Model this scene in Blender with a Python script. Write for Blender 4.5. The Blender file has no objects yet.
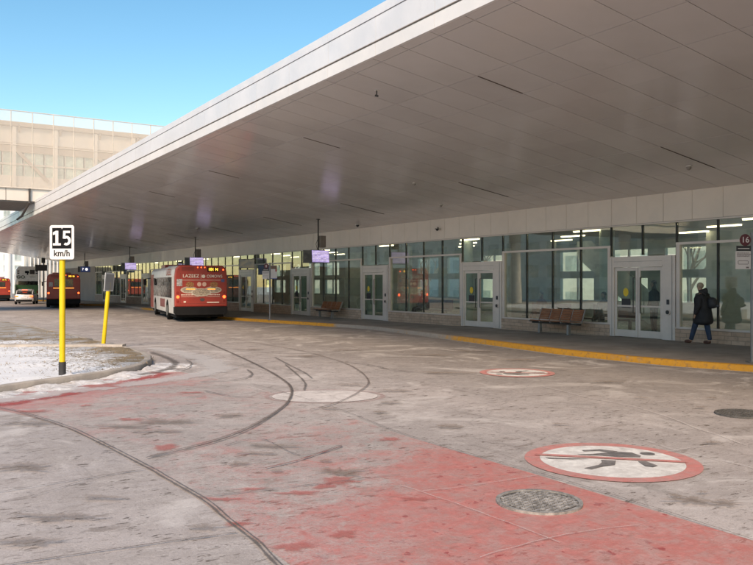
import bpy, bmesh, math, random
from mathutils import Vector, Matrix, noise
random.seed(7)
R = math.radians
SC = bpy.context.scene
COL = SC.collection

# ---------------------------------------------------------------- camera, world, sun, exposure
F_PX, HC = 780.0, 1.8
YAW = math.atan(486.5 / F_PX)            # view direction, turned right from the building's long axis (+y)
CA, SA = math.cos(YAW), math.sin(YAW)
cam = bpy.data.cameras.new('camera')
cam.sensor_width = 36.0
cam.lens = 36.0 * F_PX / 753.0
cam.clip_start = 0.1
cam.clip_end = 3000
camo = bpy.data.objects.new('camera', cam)
camo.location = (0, 0, HC)
camo.rotation_euler = (R(90), 0, -YAW)
COL.objects.link(camo)
SC.camera = camo

SUN_EL, SUN_AZ = R(35), R(-136)          # azimuth measured from +y towards +x
world = bpy.data.worlds.new("World")
SC.world = world
world.use_nodes = True
wn = world.node_tree.nodes
bgn = wn['Background']
sky = wn.new('ShaderNodeTexSky')
sky.sky_type = 'NISHITA'
sky.sun_disc = False
sky.sun_elevation = SUN_EL
sky.sun_rotation = SUN_AZ
sky.air_density = 1.0
sky.dust_density = 0.2
sky.ozone_density = 2.6
hs = wn.new('ShaderNodeHueSaturation')
hs.inputs['Hue'].default_value = .493
hs.inputs['Saturation'].default_value = 1.28
world.node_tree.links.new(sky.outputs[0], hs.inputs['Color'])
world.node_tree.links.new(hs.outputs[0], bgn.inputs[0])
bgn.inputs[1].default_value = 0.13
sl = bpy.data.lights.new('sun', 'SUN')
sl.energy = 2.7
sl.angle = R(20)
sl.color = (1.0, 0.89, 0.79)
so = bpy.data.objects.new('sun', sl)
sdir = Vector((math.sin(SUN_AZ) * math.cos(SUN_EL), math.cos(SUN_AZ) * math.cos(SUN_EL), math.sin(SUN_EL)))
so.rotation_euler = sdir.to_track_quat('Z', 'Y').to_euler()
so.location = (-20, -20, 40)
COL.objects.link(so)
SC.view_settings.view_transform = 'Standard'
SC.view_settings.look = 'None'
SC.view_settings.gamma = 1.0
SC.view_settings.exposure = 0.82
SC.view_settings.use_white_balance = True
SC.view_settings.white_balance_temperature = 8400
SC.view_settings.white_balance_tint = 12
SC.cycles.max_bounces = 8
SC.cycles.transparent_max_bounces = 24

# ---------------------------------------------------------------- helpers
def zg(y):                                # the road falls gently away from the camera
    return 0.0 if y < 12 else -0.005 * (y - 12)

def G(px, py, dz=0.0):                    # where a sight line meets the ground, in metres
    X = (px - 376.5) / F_PX; Z = (282.5 - py) / F_PX
    dx, dy = X * CA + SA, -X * SA + CA
    t = 10.0
    for _ in range(12):
        t = (zg(dy * t) + dz - HC) / Z
    return dx * t, dy * t

def lk(nt, a, b): nt.links.new(a, b)

def new_mat(name):
    m = bpy.data.materials.new(name)
    m.use_nodes = True
    nt = m.node_tree
    return m, nt, nt.nodes['Principled BSDF']

def nz(nt, scale, detail=4, rough=.6, vec=None, dist=0.0):
    n = nt.nodes.new('ShaderNodeTexNoise')
    n.inputs['Scale'].default_value = scale
    n.inputs['Detail'].default_value = detail
    n.inputs['Roughness'].default_value = rough
    n.inputs['Distortion'].default_value = dist
    if vec is not None: lk(nt, vec, n.inputs['Vector'])
    return n.outputs['Fac']

def mr(nt, v, a, b, c=0.0, d=1.0):
    n = nt.nodes.new('ShaderNodeMapRange')
    n.interpolation_type = 'SMOOTHSTEP'
    lk(nt, v, n.inputs[0])
    for i, x in enumerate((a, b, c, d)): n.inputs[i + 1].default_value = x
    return n.outputs[0]

def mth(nt, op, a, b=None):
    n = nt.nodes.new('ShaderNodeMath'); n.operation = op
    for i, x in enumerate((a, b)):
        if x is None: continue
        if isinstance(x, (int, float)): n.inputs[i].default_value = x
        else: lk(nt, x, n.inputs[i])
    return n.outputs[0]

def mixc(nt, fac, a, b):
    n = nt.nodes.new('ShaderNodeMix'); n.data_type = 'RGBA'
    if isinstance(fac, (int, float)): n.inputs[0].default_value = fac
    else: lk(nt, fac, n.inputs[0])
    for i, x in ((6, a), (7, b)):
        if isinstance(x, tuple): n.inputs[i].default_value = (*x[:3], 1)
        else: lk(nt, x, n.inputs[i])
    return n.outputs[2]

def pos(nt, scale=(1, 1, 1)):
    g = nt.nodes.new('ShaderNodeNewGeometry')
    m = nt.nodes.new('ShaderNodeMapping')
    m.inputs['Scale'].default_value = scale
    lk(nt, g.outputs['Position'], m.inputs[0])
    return m.outputs[0]

def objc(nt, scale=(1, 1, 1)):
    g = nt.nodes.new('ShaderNodeTexCoord')
    m = nt.nodes.new('ShaderNodeMapping')
    m.inputs['Scale'].default_value = scale
    lk(nt, g.outputs['Object'], m.inputs[0])
    return m.outputs[0]

def bump(nt, b, h, strength=.3, dist=.01):
    n = nt.nodes.new('ShaderNodeBump')
    n.inputs['Strength'].default_value = strength
    n.inputs['Distance'].default_value = dist
    lk(nt, h, n.inputs['Height'])
    lk(nt, n.outputs[0], b.inputs['Normal'])

MATS = {}
def M(name, col=(.5, .5, .5), rough=.5, metal=0.0, var=.12, scale=3.0, bmp=0.0, bscale=40.0, grime=0.0, spec=.5, stretch=(1, 1, 1)):
    if name in MATS: return MATS[name]
    m, nt, b = new_mat(name)
    v = objc(nt, stretch)
    n1 = nz(nt, scale, 5, .65, v)
    lo = tuple(c * (1 - var) for c in col); hi = tuple(min(1, c * (1 + var)) for c in col)
    c = mixc(nt, mr(nt, n1, .3, .7), lo, hi)
    if grime:
        g = nz(nt, scale * 3.1, 6, .75, v)
        c = mixc(nt, mr(nt, g, .52, .75, 0, grime), c, tuple(x * .35 for x in col))
    lk(nt, c, b.inputs['Base Color'])
    b.inputs['Roughness'].default_value = rough
    rr = mr(nt, nz(nt, scale * 2, 3, .5, v), .3, .7, max(0, rough - .08), min(1, rough + .1))
    lk(nt, rr, b.inputs['Roughness'])
    b.inputs['Metallic'].default_value = metal
    b.inputs['Specular IOR Level'].default_value = spec
    if bmp:
        bump(nt, b, nz(nt, bscale, 4, .6, v), bmp, .01)
    MATS[name] = m
    return m

def E(name, col, strength, pattern=None):
    if name in MATS: return MATS[name]
    m, nt, b = new_mat(name)
    b.inputs['Base Color'].default_value = (*[c * .5 for c in col], 1)
    c = col
    if pattern:
        c = mixc(nt, mr(nt, nz(nt, pattern, 2, .5, objc(nt, (.35, 1, 1))), .42, .58), col, tuple(min(1, x * 1.6) for x in col))
        lk(nt, c, b.inputs['Emission Color'])
    else:
        b.inputs['Emission Color'].default_value = (*col, 1)
    b.inputs['Emission Strength'].default_value = strength
    MATS[name] = m
    return m

def glass(name, tint, refl=.12, rough=.0, film=0.0, filmc=(.5, .5, .5)):
    if name in MATS: return MATS[name]
    m = bpy.data.materials.new(name); m.use_nodes = True
    nt = m.node_tree; nt.nodes.remove(nt.nodes['Principled BSDF'])
    out = nt.nodes['Material Output']
    tr = nt.nodes.new('ShaderNodeBsdfTransparent'); tr.inputs[0].default_value = (*tint, 1)
    gl = nt.nodes.new('ShaderNodeBsdfGlossy'); gl.inputs['Roughness'].default_value = rough
    gl.inputs[0].default_value = (.93, .93, .84, 1)
    ge = nt.nodes.new('ShaderNodeNewGeometry')
    dt = nt.nodes.new('ShaderNodeVectorMath'); dt.operation = 'DOT_PRODUCT'
    lk(nt, ge.outputs['Incoming'], dt.inputs[0]); lk(nt, ge.outputs['Normal'], dt.inputs[1])
    f = mth(nt, 'POWER', mth(nt, 'SUBTRACT', 1.0, mth(nt, 'ABSOLUTE', dt.outputs['Value'])), 5.0)
    f = mth(nt, 'ADD', mth(nt, 'MULTIPLY', f, .9), .035 + refl)
    mx = nt.nodes.new('ShaderNodeMixShader')
    lk(nt, f, mx.inputs[0]); lk(nt, tr.outputs[0], mx.inputs[1]); lk(nt, gl.outputs[0], mx.inputs[2])
    last = mx
    if film:
        df = nt.nodes.new('ShaderNodeBsdfDiffuse'); df.inputs[0].default_value = (*filmc, 1)
        m2 = nt.nodes.new('ShaderNodeMixShader')
        fz = mr(nt, nz(nt, 1.3, 5, .6, pos(nt, (1, 1, 2))), .35, .75, film * .4, film * 1.5)
        lk(nt, fz, m2.inputs[0]); lk(nt, mx.outputs[0], m2.inputs[1]); lk(nt, df.outputs[0], m2.inputs[2])
        last = m2
    # a slight waviness of the pane
    bp = nt.nodes.new('ShaderNodeBump'); bp.inputs['Strength'].default_value = .1; bp.inputs['Distance'].default_value = .02
    lk(nt, nz(nt, .9, 1, .4, pos(nt)), bp.inputs['Height']); lk(nt, bp.outputs[0], gl.inputs['Normal'])
    lk(nt, last.outputs[0], out.inputs[0])
    MATS[name] = m
    return m

class MB:
    def __init__(s): s.bm = bmesh.new()
    def quad(s, *p):
        vs = [s.bm.verts.new(q) for q in p]
        s.bm.faces.new(vs); return s
    def box(s, x0, x1, y0, y1, z0, z1):
        v = [s.bm.verts.new((x, y, z)) for z in (z0, z1) for y in (y0, y1) for x in (x0, x1)]
        for f in ((0, 2, 3, 1), (4, 5, 7, 6), (0, 1, 5, 4), (2, 6, 7, 3), (0, 4, 6, 2), (1, 3, 7, 5)):
            s.bm.faces.new([v[i] for i in f])
        return s
    def bar(s, a, b, w, d=None, up=(0, 0, 1)):
        a, b = Vector(a), Vector(b); d = d or w
        t = (b - a).normalized(); u = Vector(up)
        if abs(t.dot(u)) > .95: u = Vector((1, 0, 0))
        n = t.cross(u).normalized(); m = n.cross(t).normalized()
        vs = []
        for p in (a, b):
            for i, j in ((-1, -1), (1, -1), (1, 1), (-1, 1)):
                vs.append(s.bm.verts.new(p + n * (i * w / 2) + m * (j * d / 2)))
        for f in ((3, 2, 1, 0), (4, 5, 6, 7), (0, 1, 5, 4), (1, 2, 6, 5), (2, 3, 7, 6), (3, 0, 4, 7)):
            s.bm.faces.new([vs[i] for i in f])
        return s
    def tube(s, pts, r, n=12, cap=True):
        pts = [Vector(p) for p in pts]
        rs = r if isinstance(r, (list, tuple)) else [r] * len(pts)
        rings = []
        for i, p in enumerate(pts):
            t = (pts[min(i + 1, len(pts) - 1)] - pts[max(i - 1, 0)]).normalized()
            u = Vector((0, 0, 1)) if abs(t.z) < .9 else Vector((1, 0, 0))
            a = t.cross(u).normalized(); b = a.cross(t).normalized()
            rings.append([s.bm.verts.new(p + (a * math.cos(k * 2 * math.pi / n) + b * math.sin(k * 2 * math.pi / n)) * rs[i]) for k in range(n)])
        for q, w in zip(rings, rings[1:]):
            for k in range(n): s.bm.faces.new((q[k], q[(k + 1) % n], w[(k + 1) % n], w[k]))
        if cap:
            s.bm.faces.new(rings[0]); s.bm.faces.new(list(reversed(rings[-1])))
        return s
    def prism(s, poly, axis, a, b):
        """extrude a 2-D polygon along an axis (0 x, 1 y, 2 z)"""
        def P(u, v, w):
            return {0: (w, u, v), 1: (u, w, v), 2: (u, v, w)}[axis]
        A = [s.bm.verts.new(P(u, v, a)) for u, v in poly]
        B = [s.bm.verts.new(P(u, v, b)) for u, v in poly]
        s.bm.faces.new(A); s.bm.faces.new(list(reversed(B)))
        n = len(poly)
        for i in range(n): s.bm.faces.new((A[i], A[(i + 1) % n], B[(i + 1) % n], B[i]))
        return s
    def ellipse(s, c, rx, rz, y0, y1, n=24):
        return s.prism([(c[0] + rx * math.cos(i * 2 * math.pi / n), c[1] + rz * math.sin(i * 2 * math.pi / n)) for i in range(n)], 1, y0, y1)
    def build(s, name, mat, parent=None, bevel=0.0, smooth=False, seg=2, autosmooth=True):
        bmesh.ops.recalc_face_normals(s.bm, faces=s.bm.faces)
        if bevel:
            bmesh.ops.bevel(s.bm, geom=[e for e in s.bm.edges if e.calc_face_angle(0) > .5], offset=bevel, segments=seg, affect='EDGES', profile=.6)
        me = bpy.data.meshes.new(name)
        s.bm.to_mesh(me); s.bm.free()
        for m_ in (mat if isinstance(mat, (list, tuple)) else [mat]): me.materials.append(m_)
        if smooth:
            for p in me.polygons: p.use_smooth = True
            try: me.set_sharp_from_angle(angle=R(38))
            except Exception: pass
        o = bpy.data.objects.new(name, me)
        COL.objects.link(o)
        if parent is not None: o.parent = parent
        return o

def tag(o, label=None, cat=None, group=None, kind=None):
    if label: o['label'] = label
    if cat: o['category'] = cat
    if group: o['group'] = group
    if kind: o['kind'] = kind
    return o

def thing(name, label, cat, loc=(0, 0, 0), rz=0.0, group=None):
    o = bpy.data.objects.new(name, None); COL.objects.link(o)
    o.location = loc; o.rotation_euler = (0, 0, rz)
    o.empty_display_size = .3
    return tag(o, label, cat, group)

def kids(o): return [c for c in bpy.data.objects if c.parent == o]
def copy_tree(o, parent=None):
    c = o.copy(); COL.objects.link(c); c.parent = parent
    for ch in o_children[o.name] if o.name in o_children else kids(o): copy_tree(ch, c)
    return c
o_children = {}

def struct(o): o['kind'] = 'structure'; return o

def text(s, size, mat, parent, loc, rot=(R(90), 0, 0), depth=.004, bold=0.0, sx=1.0, align='CENTER', name='lettering'):
    cu = bpy.data.curves.new(name, 'FONT')
    cu.body = s; cu.size = size; cu.align_x = align; cu.align_y = 'CENTER'
    cu.extrude = depth; cu.offset = bold
    t = bpy.data.objects.new(name, cu)
    me = bpy.data.meshes.new_from_object(t)
    bpy.data.objects.remove(t); bpy.data.curves.remove(cu)
    me.name = name; me.materials.clear(); me.materials.append(mat)
    o = bpy.data.objects.new(name, me); COL.objects.link(o)
    o.parent = parent; o.location = loc; o.rotation_euler = rot; o.scale = (sx, 1, 1)
    return o

# ---------------------------------------------------------------- ground materials
def smear_vec(nt):
    g = nt.nodes.new('ShaderNodeNewGeometry'); m = nt.nodes.new('ShaderNodeMapping')
    m.inputs['Rotation'].default_value = (0, 0, YAW - .12); m.inputs['Scale'].default_value = (.42, 1.0, 1.0)
    lk(nt, g.outputs['Position'], m.inputs[0]); return m.outputs[0]

def concrete_color(nt, v, base=(.48, .422, .40)):
    big = nz(nt, .22, 4, .6, v, .4)
    mid = nz(nt, 1.7, 6, .7, v, .6)
    fine = nz(nt, 38, 3, .7, v)
    c = mixc(nt, mr(nt, big, .35, .68), tuple(x * .84 for x in base), tuple(x * 1.14 for x in base))
    c = mixc(nt, mr(nt, mid, .4, .66, 0, .55), c, tuple(x * .62 for x in base))
    c = mixc(nt, mr(nt, nz(nt, 4.3, 5, .7, v, .8), .5, .72, 0, .5), c, (.60, .55, .52))
    c = mixc(nt, mr(nt, fine, .35, .75, 0, .38), c, tuple(x * .55 for x in base))
    # dark flecks and smears: grit, dropped leaves, flaked surface
    sv = smear_vec(nt)
    d1 = mr(nt, nz(nt, .9, 3, .6, v), .38, .58)
    f1 = mth(nt, 'MULTIPLY', mr(nt, nz(nt, 5.2, 6, .7, sv, .5), .57, .64), d1)
    c = mixc(nt, mth(nt, 'MULTIPLY', f1, .62), c, (.17, .13, .105))
    f2 = mth(nt, 'MULTIPLY', mr(nt, nz(nt, 12, 5, .68, sv), .58, .62), mr(nt, nz(nt, 1.4, 3, .6, v), .38, .56))
    c = mixc(nt, mth(nt, 'MULTIPLY', f2, .9), c, (.105, .08, .065))
    f3 = mr(nt, nz(nt, 27, 4, .65, sv), .6, .64)
    c = mixc(nt, mth(nt, 'MULTIPLY', f3, .6), c, (.13, .10, .085))
    c = mixc(nt, mr(nt, nz(nt, 75, 3, .7, v), .55, .63, 0, .45), c, (.2, .165, .14))
    c = mixc(nt, mr(nt, nz(nt, 60, 3, .7, v), .6, .68, 0, .4), c, (.68, .64, .61))
    f4 = mth(nt, 'MULTIPLY', mr(nt, nz(nt, 2.1, 8, .75, sv, 1.2), .55, .63), mr(nt, nz(nt, .5, 2, .5, v), .42, .6))
    c = mixc(nt, mth(nt, 'MULTIPLY', f4, .5), c, (.235, .195, .165))
    return c, fine, mid

def mat_road():
    m, nt, b = new_mat('road_concrete')
    v = pos(nt)
    c, fine, mid = concrete_color(nt, v)
    # canopy shade painted into the road colour towards the platform, with a patchy edge
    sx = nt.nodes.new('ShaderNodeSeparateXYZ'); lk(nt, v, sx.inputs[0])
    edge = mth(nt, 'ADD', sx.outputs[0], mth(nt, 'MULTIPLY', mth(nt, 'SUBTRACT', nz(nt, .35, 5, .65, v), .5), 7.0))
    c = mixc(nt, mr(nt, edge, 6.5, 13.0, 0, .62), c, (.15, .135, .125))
    # salt dust swirls
    c = mixc(nt, mr(nt, nz(nt, .55, 6, .7, v, 1.6), .5, .68, 0, .55), c, (.66, .61, .58))
    st = nz(nt, 1.0, 6, .7, pos(nt, (2.2, .28, 1)), .3)
    c = mixc(nt, mr(nt, st, .56, .7, 0, .45), c, (.17, .145, .13))
    cr = nt.nodes.new('ShaderNodeTexVoronoi'); cr.feature = 'DISTANCE_TO_EDGE'; cr.inputs['Scale'].default_value = .16
    ad = nt.nodes.new('ShaderNodeVectorMath'); ad.operation = 'ADD'
    nn = nt.nodes.new('ShaderNodeTexNoise'); nn.inputs['Scale'].default_value = .9; nn.inputs['Detail'].default_value = 5
    lk(nt, v, nn.inputs['Vector']); lk(nt, v, ad.inputs[0]); lk(nt, nn.outputs['Color'], ad.inputs[1]); lk(nt, ad.outputs[0], cr.inputs['Vector'])
    c = mixc(nt, mr(nt, cr.outputs['Distance'], .001, .0025, .22, 0), c, (.14, .12, .11))
    lk(nt, c, b.inputs['Base Color'])
    lk(nt, mr(nt, mid, .35, .7, .62, .9), b.inputs['Roughness'])
    bump(nt, b, mth(nt, 'ADD', fine, mth(nt, 'MULTIPLY', mid, 2.0)), .35, .012)
    return m

def mat_paint(name, paint, cover, edge_soft=.16, ymap=None, spots=False, scale=3.4, dirt=.25):
    """road paint worn away to the concrete underneath; ymap: [(y, cover)...]"""
    m, nt, b = new_mat(name)
    v = pos(nt)
    c, fine, mid = concrete_color(nt, v)
    w = mth(nt, 'ADD', mth(nt, 'MULTIPLY', nz(nt, scale, 8, .72, v, .7), .62), mth(nt, 'MULTIPLY', nz(nt, 46, 4, .7, v), .38))
    if ymap:
        s = nt.nodes.new('ShaderNodeSeparateXYZ'); lk(nt, v, s.inputs[0])
        yy = mth(nt, 'ADD', s.outputs[1], mth(nt, 'MULTIPLY', mth(nt, 'SUBTRACT', s.outputs[0], 4.0), -.9))
        r = nt.nodes.new('ShaderNodeValToRGB')
        y0, y1 = ymap[0][0], ymap[-1][0]
        lk(nt, mr_lin(nt, yy, y0, y1), r.inputs[0])
        els = r.color_ramp.elements
        while len(els) < len(ymap): els.new(.5)
        for e, (y, cv) in zip(els, ymap):
            e.position = (y - y0) / (y1 - y0); e.color = (cv, cv, cv, 1)
        cov = r.outputs[0]
        cov = mth(nt, 'ADD', cov, mth(nt, 'MULTIPLY', mth(nt, 'SUBTRACT', nz(nt, .9, 3, .5, v), .5), .75))
    else:
        cov = None
    thr = mth(nt, 'SUBTRACT', mth(nt, 'MULTIPLY', cov, .62), w) if cov is not None else mth(nt, 'SUBTRACT', cover * .62 + .0, w)
    fac = mr(nt, mth(nt, 'ADD', thr, .19), -edge_soft, edge_soft)
    pc = mixc(nt, mr(nt, nz(nt, 11, 5, .7, v), .45, .7, 0, .5), paint, tuple(min(1, x * 1.25 + .05) for x in paint))
    pc = mixc(nt, mr(nt, nz(nt, 2.2, 6, .75, v, .5), .5, .72, 0, dirt), pc, (.33, .28, .25))
    if spots:
        ss = mth(nt, 'MULTIPLY', mr(nt, nz(nt, 8.5, 3, .55, v), .625, .655), mr(nt, nz(nt, 1.1, 2, .5, v), .36, .5))
        pc = mixc(nt, mth(nt, 'MULTIPLY', ss, .8), pc, (.33, .045, .045))
    c = mixc(nt, mth(nt, 'MULTIPLY', fac, mr(nt, nz(nt, 5.5, 7, .75, v, .5), .38, .62, .6, .97)), c, pc)
    lk(nt, c, b.inputs['Base Color'])
    lk(nt, mr(nt, fac, 0, 1, .8, .58), b.inputs['Roughness'])
    bump(nt, b, mth(nt, 'ADD', fine, mth(nt, 'MULTIPLY', mid, 2.0)), .3, .012)
    return m

def mr_lin(nt, v, a, b_):
    n = nt.nodes.new('ShaderNodeMapRange'); n.interpolation_type = 'LINEAR'
    lk(nt, v, n.inputs[0]); n.inputs[1].default_value = a; n.inputs[2].default_value = b_
    return n.outputs[0]

def mat_decal(name, col, dens=.8, scale=6.0, rough=.8, soft=.5):
    """a thin film on the road (tyre rubber, damp stain, seam filler): see-through where it is thin; v runs across it"""
    m, nt, b = new_mat(name)
    uv = nt.nodes.new('ShaderNodeUVMap')
    s = nt.nodes.new('ShaderNodeSeparateXYZ'); lk(nt, uv.outputs[0], s.inputs[0])
    v = pos(nt)
    n = mth(nt, 'ADD', mth(nt, 'MULTIPLY', nz(nt, scale, 6, .7, v, .4), .6), mth(nt, 'MULTIPLY', nz(nt, scale * 5, 5, .7, v, .4), .4))
    e = mth(nt, 'MULTIPLY', s.outputs[1], 1.0)          # 0 at the rim, 1 inside
    f = mr(nt, mth(nt, 'ADD', e, mth(nt, 'MULTIPLY', mth(nt, 'SUBTRACT', n, .5), 2.6)), .35 - soft * .5, .35 + soft * .5, 0, dens)
    b.inputs['Base Color'].default_value = (*col, 1)
    lk(nt, mixc(nt, nz(nt, 25, 4, .7, v), tuple(x * .8 for x in col), tuple(min(1, x * 1.25) for x in col)), b.inputs['Base Color'])
    b.inputs['Roughness'].default_value = rough
    lk(nt, f, b.inputs['Alpha'])
    return m

def ribbon(name, pts, w, mat, h, zoff=None, sub=6, jitter=0.0, wvar=0.0):
    """flat strip following pts on the road surface, h metres above it; uv.y is 0 on the rims and 1 on the centre line"""
    P = []
    n = len(pts)
    for i in range(n - 1):
        p0, p1, p2, p3 = [Vector(pts[max(0, min(n - 1, k))]).to_2d() for k in (i - 1, i, i + 1, i + 2)]
        for j in range(sub):
            t = j / sub
            P.append(.5 * ((2 * p1) + (-p0 + p2) * t + (2 * p0 - 5 * p1 + 4 * p2 - p3) * t * t + (-p0 + 3 * p1 - 3 * p2 + p3) * t ** 3))
    P.append(Vector(pts[-1]).to_2d())
    bm = bmesh.new(); uvl = bm.loops.layers.uv.new()
    rows = []
    for i, p in enumerate(P):
        t = (P[min(i + 1, len(P) - 1)] - P[max(i - 1, 0)]); t = t.normalized() if t.length else Vector((1, 0))
        q = Vector((-t.y, t.x))
        j = (noise.noise(Vector((i * .37, len(P) * .13, 3.1))) * jitter)
        ww = w * (1 + wvar * noise.noise(Vector((i * .5, 9, len(P)))))
        rows.append([bm.verts.new(((p + q * (k * ww / 2 + j)).x, (p + q * (k * ww / 2 + j)).y, zg((p + q * k * ww / 2).y) + h)) for k in (-1, 0, 1)])
    ends = {}
    for a, b_ in zip(rows, rows[1:]):
        for k in (0, 1):
            f = bm.faces.new((a[k], a[k + 1], b_[k + 1], b_[k]))
            for l, vv in zip(f.loops, (k, k + 1, k + 1, k)): l[uvl].uv = (0, 1.0 if vv == 1 else 0.0)
    bmesh.ops.recalc_face_normals(bm, faces=bm.faces)
    if bm.faces and bm.faces[:][0].normal.z < 0: bmesh.ops.reverse_faces(bm, faces=bm.faces)
    me = bpy.data.meshes.new(name); bm.to_mesh(me); bm.free(); me.materials.append(mat)
    o = bpy.data.objects.new(name, me); COL.objects.link(o)
    return o

def blob(bm, uvl, cx, cy, rx, ry, ang, h, seed, n=28):
    c = bm.verts.new((cx, cy, zg(cy) + h)); mid = []; ring = []
    for i in range(n):
        a = i * 2 * math.pi / n
        rr = 1 + .7 * noise.noise(Vector((math.cos(a) * 1.3, math.sin(a) * 1.3, seed))) + .75 * noise.noise(Vector((math.cos(a) * 4, math.sin(a) * 4, seed))) + .5 * noise.noise(Vector((math.cos(a) * 9, math.sin(a) * 9, seed)))
        rr = max(.2, rr)
        for lst, k in ((mid, .55), (ring, 1.0)):
            u, v = math.cos(a) * rx * rr * k, math.sin(a) * ry * rr * k
            x, y = cx + u * math.cos(ang) - v * math.sin(ang), cy + u * math.sin(ang) + v * math.cos(ang)
            lst.append(bm.verts.new((x, y, zg(y) + h)))
    for i in range(n):
        j = (i + 1) % n
        f = bm.faces.new((c, mid[i], mid[j]))
        for l, e in zip(f.loops, (1, .85, .85)): l[uvl].uv = (0, e)
        f = bm.faces.new((mid[i], ring[i], ring[j], mid[j]))
        for l, e in zip(f.loops, (.85, 0, 0, .85)): l[uvl].uv = (0, e)

def sheet(name, poly, h, mat, res=1.0):
    """flat polygon laid on the road surface, split at the bend in the road"""
    bm = bmesh.new()
    vs = [bm.verts.new((x, y, 0)) for x, y in poly]
    f = bm.faces.new(vs)
    bmesh.ops.bisect_plane(bm, geom=bm.verts[:] + bm.edges[:] + bm.faces[:], plane_co=(0, 12, 0), plane_no=(0, 1, 0))
    for v in bm.verts: v.co.z = zg(v.co.y) + h
    bmesh.ops.recalc_face_normals(bm, faces=bm.faces)
    for f in bm.faces:
        if f.normal.z < 0: f.normal_flip()
    me = bpy.data.meshes.new(name); bm.to_mesh(me); bm.free(); me.materials.append(mat)
    o = bpy.data.objects.new(name, me); COL.objects.link(o)
    return o

# ---------------------------------------------------------------- ground, road
snowfield = M('snow_field', (.62, .63, .66), .9, var=.15, scale=.08, grime=.25)
struct(sheet('ground', [(-900, -600), (900, -600), (900, 1800), (-900, 1800)], -.14, snowfield))
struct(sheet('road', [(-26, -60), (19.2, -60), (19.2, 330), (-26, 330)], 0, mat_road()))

# kerb line of the sawtooth platform
KERB = [(15.0, -60), (14.6, -38), (16.2, -27), (14.4, -15), (16.2, -2), (15.9, 2), (15.25, 6), (14.73, 9.3), (14.35, 10.7), (14.22, 12), (14.3, 14.2), (15.1, 18.8),
        (15.75, 22.4), (16.2, 25.6), (16.25, 27.4), (15.95, 29.5), (15.45, 33), (14.95, 37), (14.85, 39.5), (15.0, 41.5), (15.35, 47),
        (16.0, 56), (16.5, 63), (17.2, 71.5), (16.2, 73.4), (15.0, 74.4), (15.2, 78), (16.6, 92), (16.4, 96), (15.2, 103), (15.2, 125), (15.2, 330)]
def offset(pts, d):
    out = []
    for i, p in enumerate(pts):
        a = Vector(pts[max(0, i - 1)]); b = Vector(pts[min(len(pts) - 1, i + 1)])
        t = (b - a).normalized(); out.append((p[0] + t.y * d, p[1] - t.x * d))
    return out
KH = .13
def dense(pts, step=.6):
    out = []
    for a, b in zip(pts, pts[1:]):
        n = max(1, int(math.dist(a, b) / step)) if abs(a[1]) < 110 else 1
        out += [(a[0] + (b[0] - a[0]) * i / n, a[1] + (b[1] - a[1]) * i / n) for i in range(n)]
    return out + [pts[-1]]
def kerb_mesh(name, pts, w, h, mat, face=.02, r=.025, jag=.004):
    """kerb: battered face, rounded arris, top"""
    bm = bmesh.new(); pts = dense(pts)
    prof = [(-face - .001, -.04), (-face, 0.0), (0.0, h - r), (r * .35, h - r * .3), (r, h), (w, h), (w, -.04)]
    offs = [offset(pts, p[0]) for p in prof]
    rows = []
    for i in range(len(pts)):
        row = []
        for (d, z), of in zip(prof, offs):
            x, y = of[i]
            j = noise.noise(Vector((x * 1.7, y * 1.7, z * 9))) * jag
            row.append(bm.verts.new((x + j, y + j, zg(y) + z + (j if z > 0 else 0))))
        rows.append(row)
    for a, b in zip(rows, rows[1:]):
        for k in range(len(prof) - 1): bm.faces.new((a[k], a[k + 1], b[k + 1], b[k]))
    bm.faces.new(rows[0]); bm.faces.new(list(reversed(rows[-1])))
    bmesh.ops.recalc_face_normals(bm, faces=bm.faces)
    me = bpy.data.meshes.new(name); bm.to_mesh(me); bm.free(); me.materials.append(mat)
    for p in me.polygons: p.use_smooth = True
    me.set_sharp_from_angle(angle=R(50))
    o = bpy.data.objects.new(name, me); COL.objects.link(o); return o

def mat_kerb_yellow():
    m, nt, b = new_mat('kerb_yellow_paint')
    v = pos(nt)
    s = nt.nodes.new('ShaderNodeSeparateXYZ'); lk(nt, v, s.inputs[0])
    base = mixc(nt, nz(nt, 9, 5, .7, v), (.2, .17, .145), (.36, .32, .28))
    # how much paint is left along the kerb
    r = nt.nodes.new('ShaderNodeValToRGB'); els = r.color_ramp.elements
    stops = [(-60, .5), (6, .93), (11.4, .93), (11.9, .62), (13, .8), (16, .8), (19.5, .7), (21.5, .42), (24, .55), (26, .33), (28.6, .45), (30, .97), (40, .9), (42, .62), (53, .45), (58, .8), (62, .42), (72, .4), (73.5, .95), (120, .6)]
    while len(els) < len(stops): els.new(.5)
    for e, (y, cv) in zip(els, stops): e.position = (y + 60) / 180; e.color = (cv, cv, cv, 1)
    lk(nt, mr_lin(nt, s.outputs[1], -60, 120), r.inputs[0])
    w = mth(nt, 'ADD', mth(nt, 'MULTIPLY', nz(nt, 4.5, 8, .75, v, .6), .6), mth(nt, 'MULTIPLY', nz(nt, 30, 4, .7, v), .4))
    fac = mr(nt, mth(nt, 'SUBTRACT', mth(nt, 'ADD', r.outputs[0], -.12), w), -.1, .12)
    y = mixc(nt, nz(nt, 7, 5, .7, v), (.46, .20, .015), (.62, .30, .025))
    y = mixc(nt, mr(nt, nz(nt, 9, 7, .78, v), .5, .66, 0, .75), y, (.2, .12, .06))
    lk(nt, mixc(nt, fac, base, y), b.inputs['Base Color'])
    b.inputs['Roughness'].default_value = .65
    bump(nt, b, w, .4, .01)
    return m
struct(kerb_mesh('platform_kerb', KERB, .17, KH, mat_kerb_yellow()))
# gutter of lighter concrete at the foot of the kerb
gut = mat_decal('gutter_salt', (.5, .47, .44), .6, 5.0)
struct(ribbon('gutter', offset([k for k in KERB if -20 < k[1] < 100], -.14), .26, gut, .006, wvar=.5))

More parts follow.
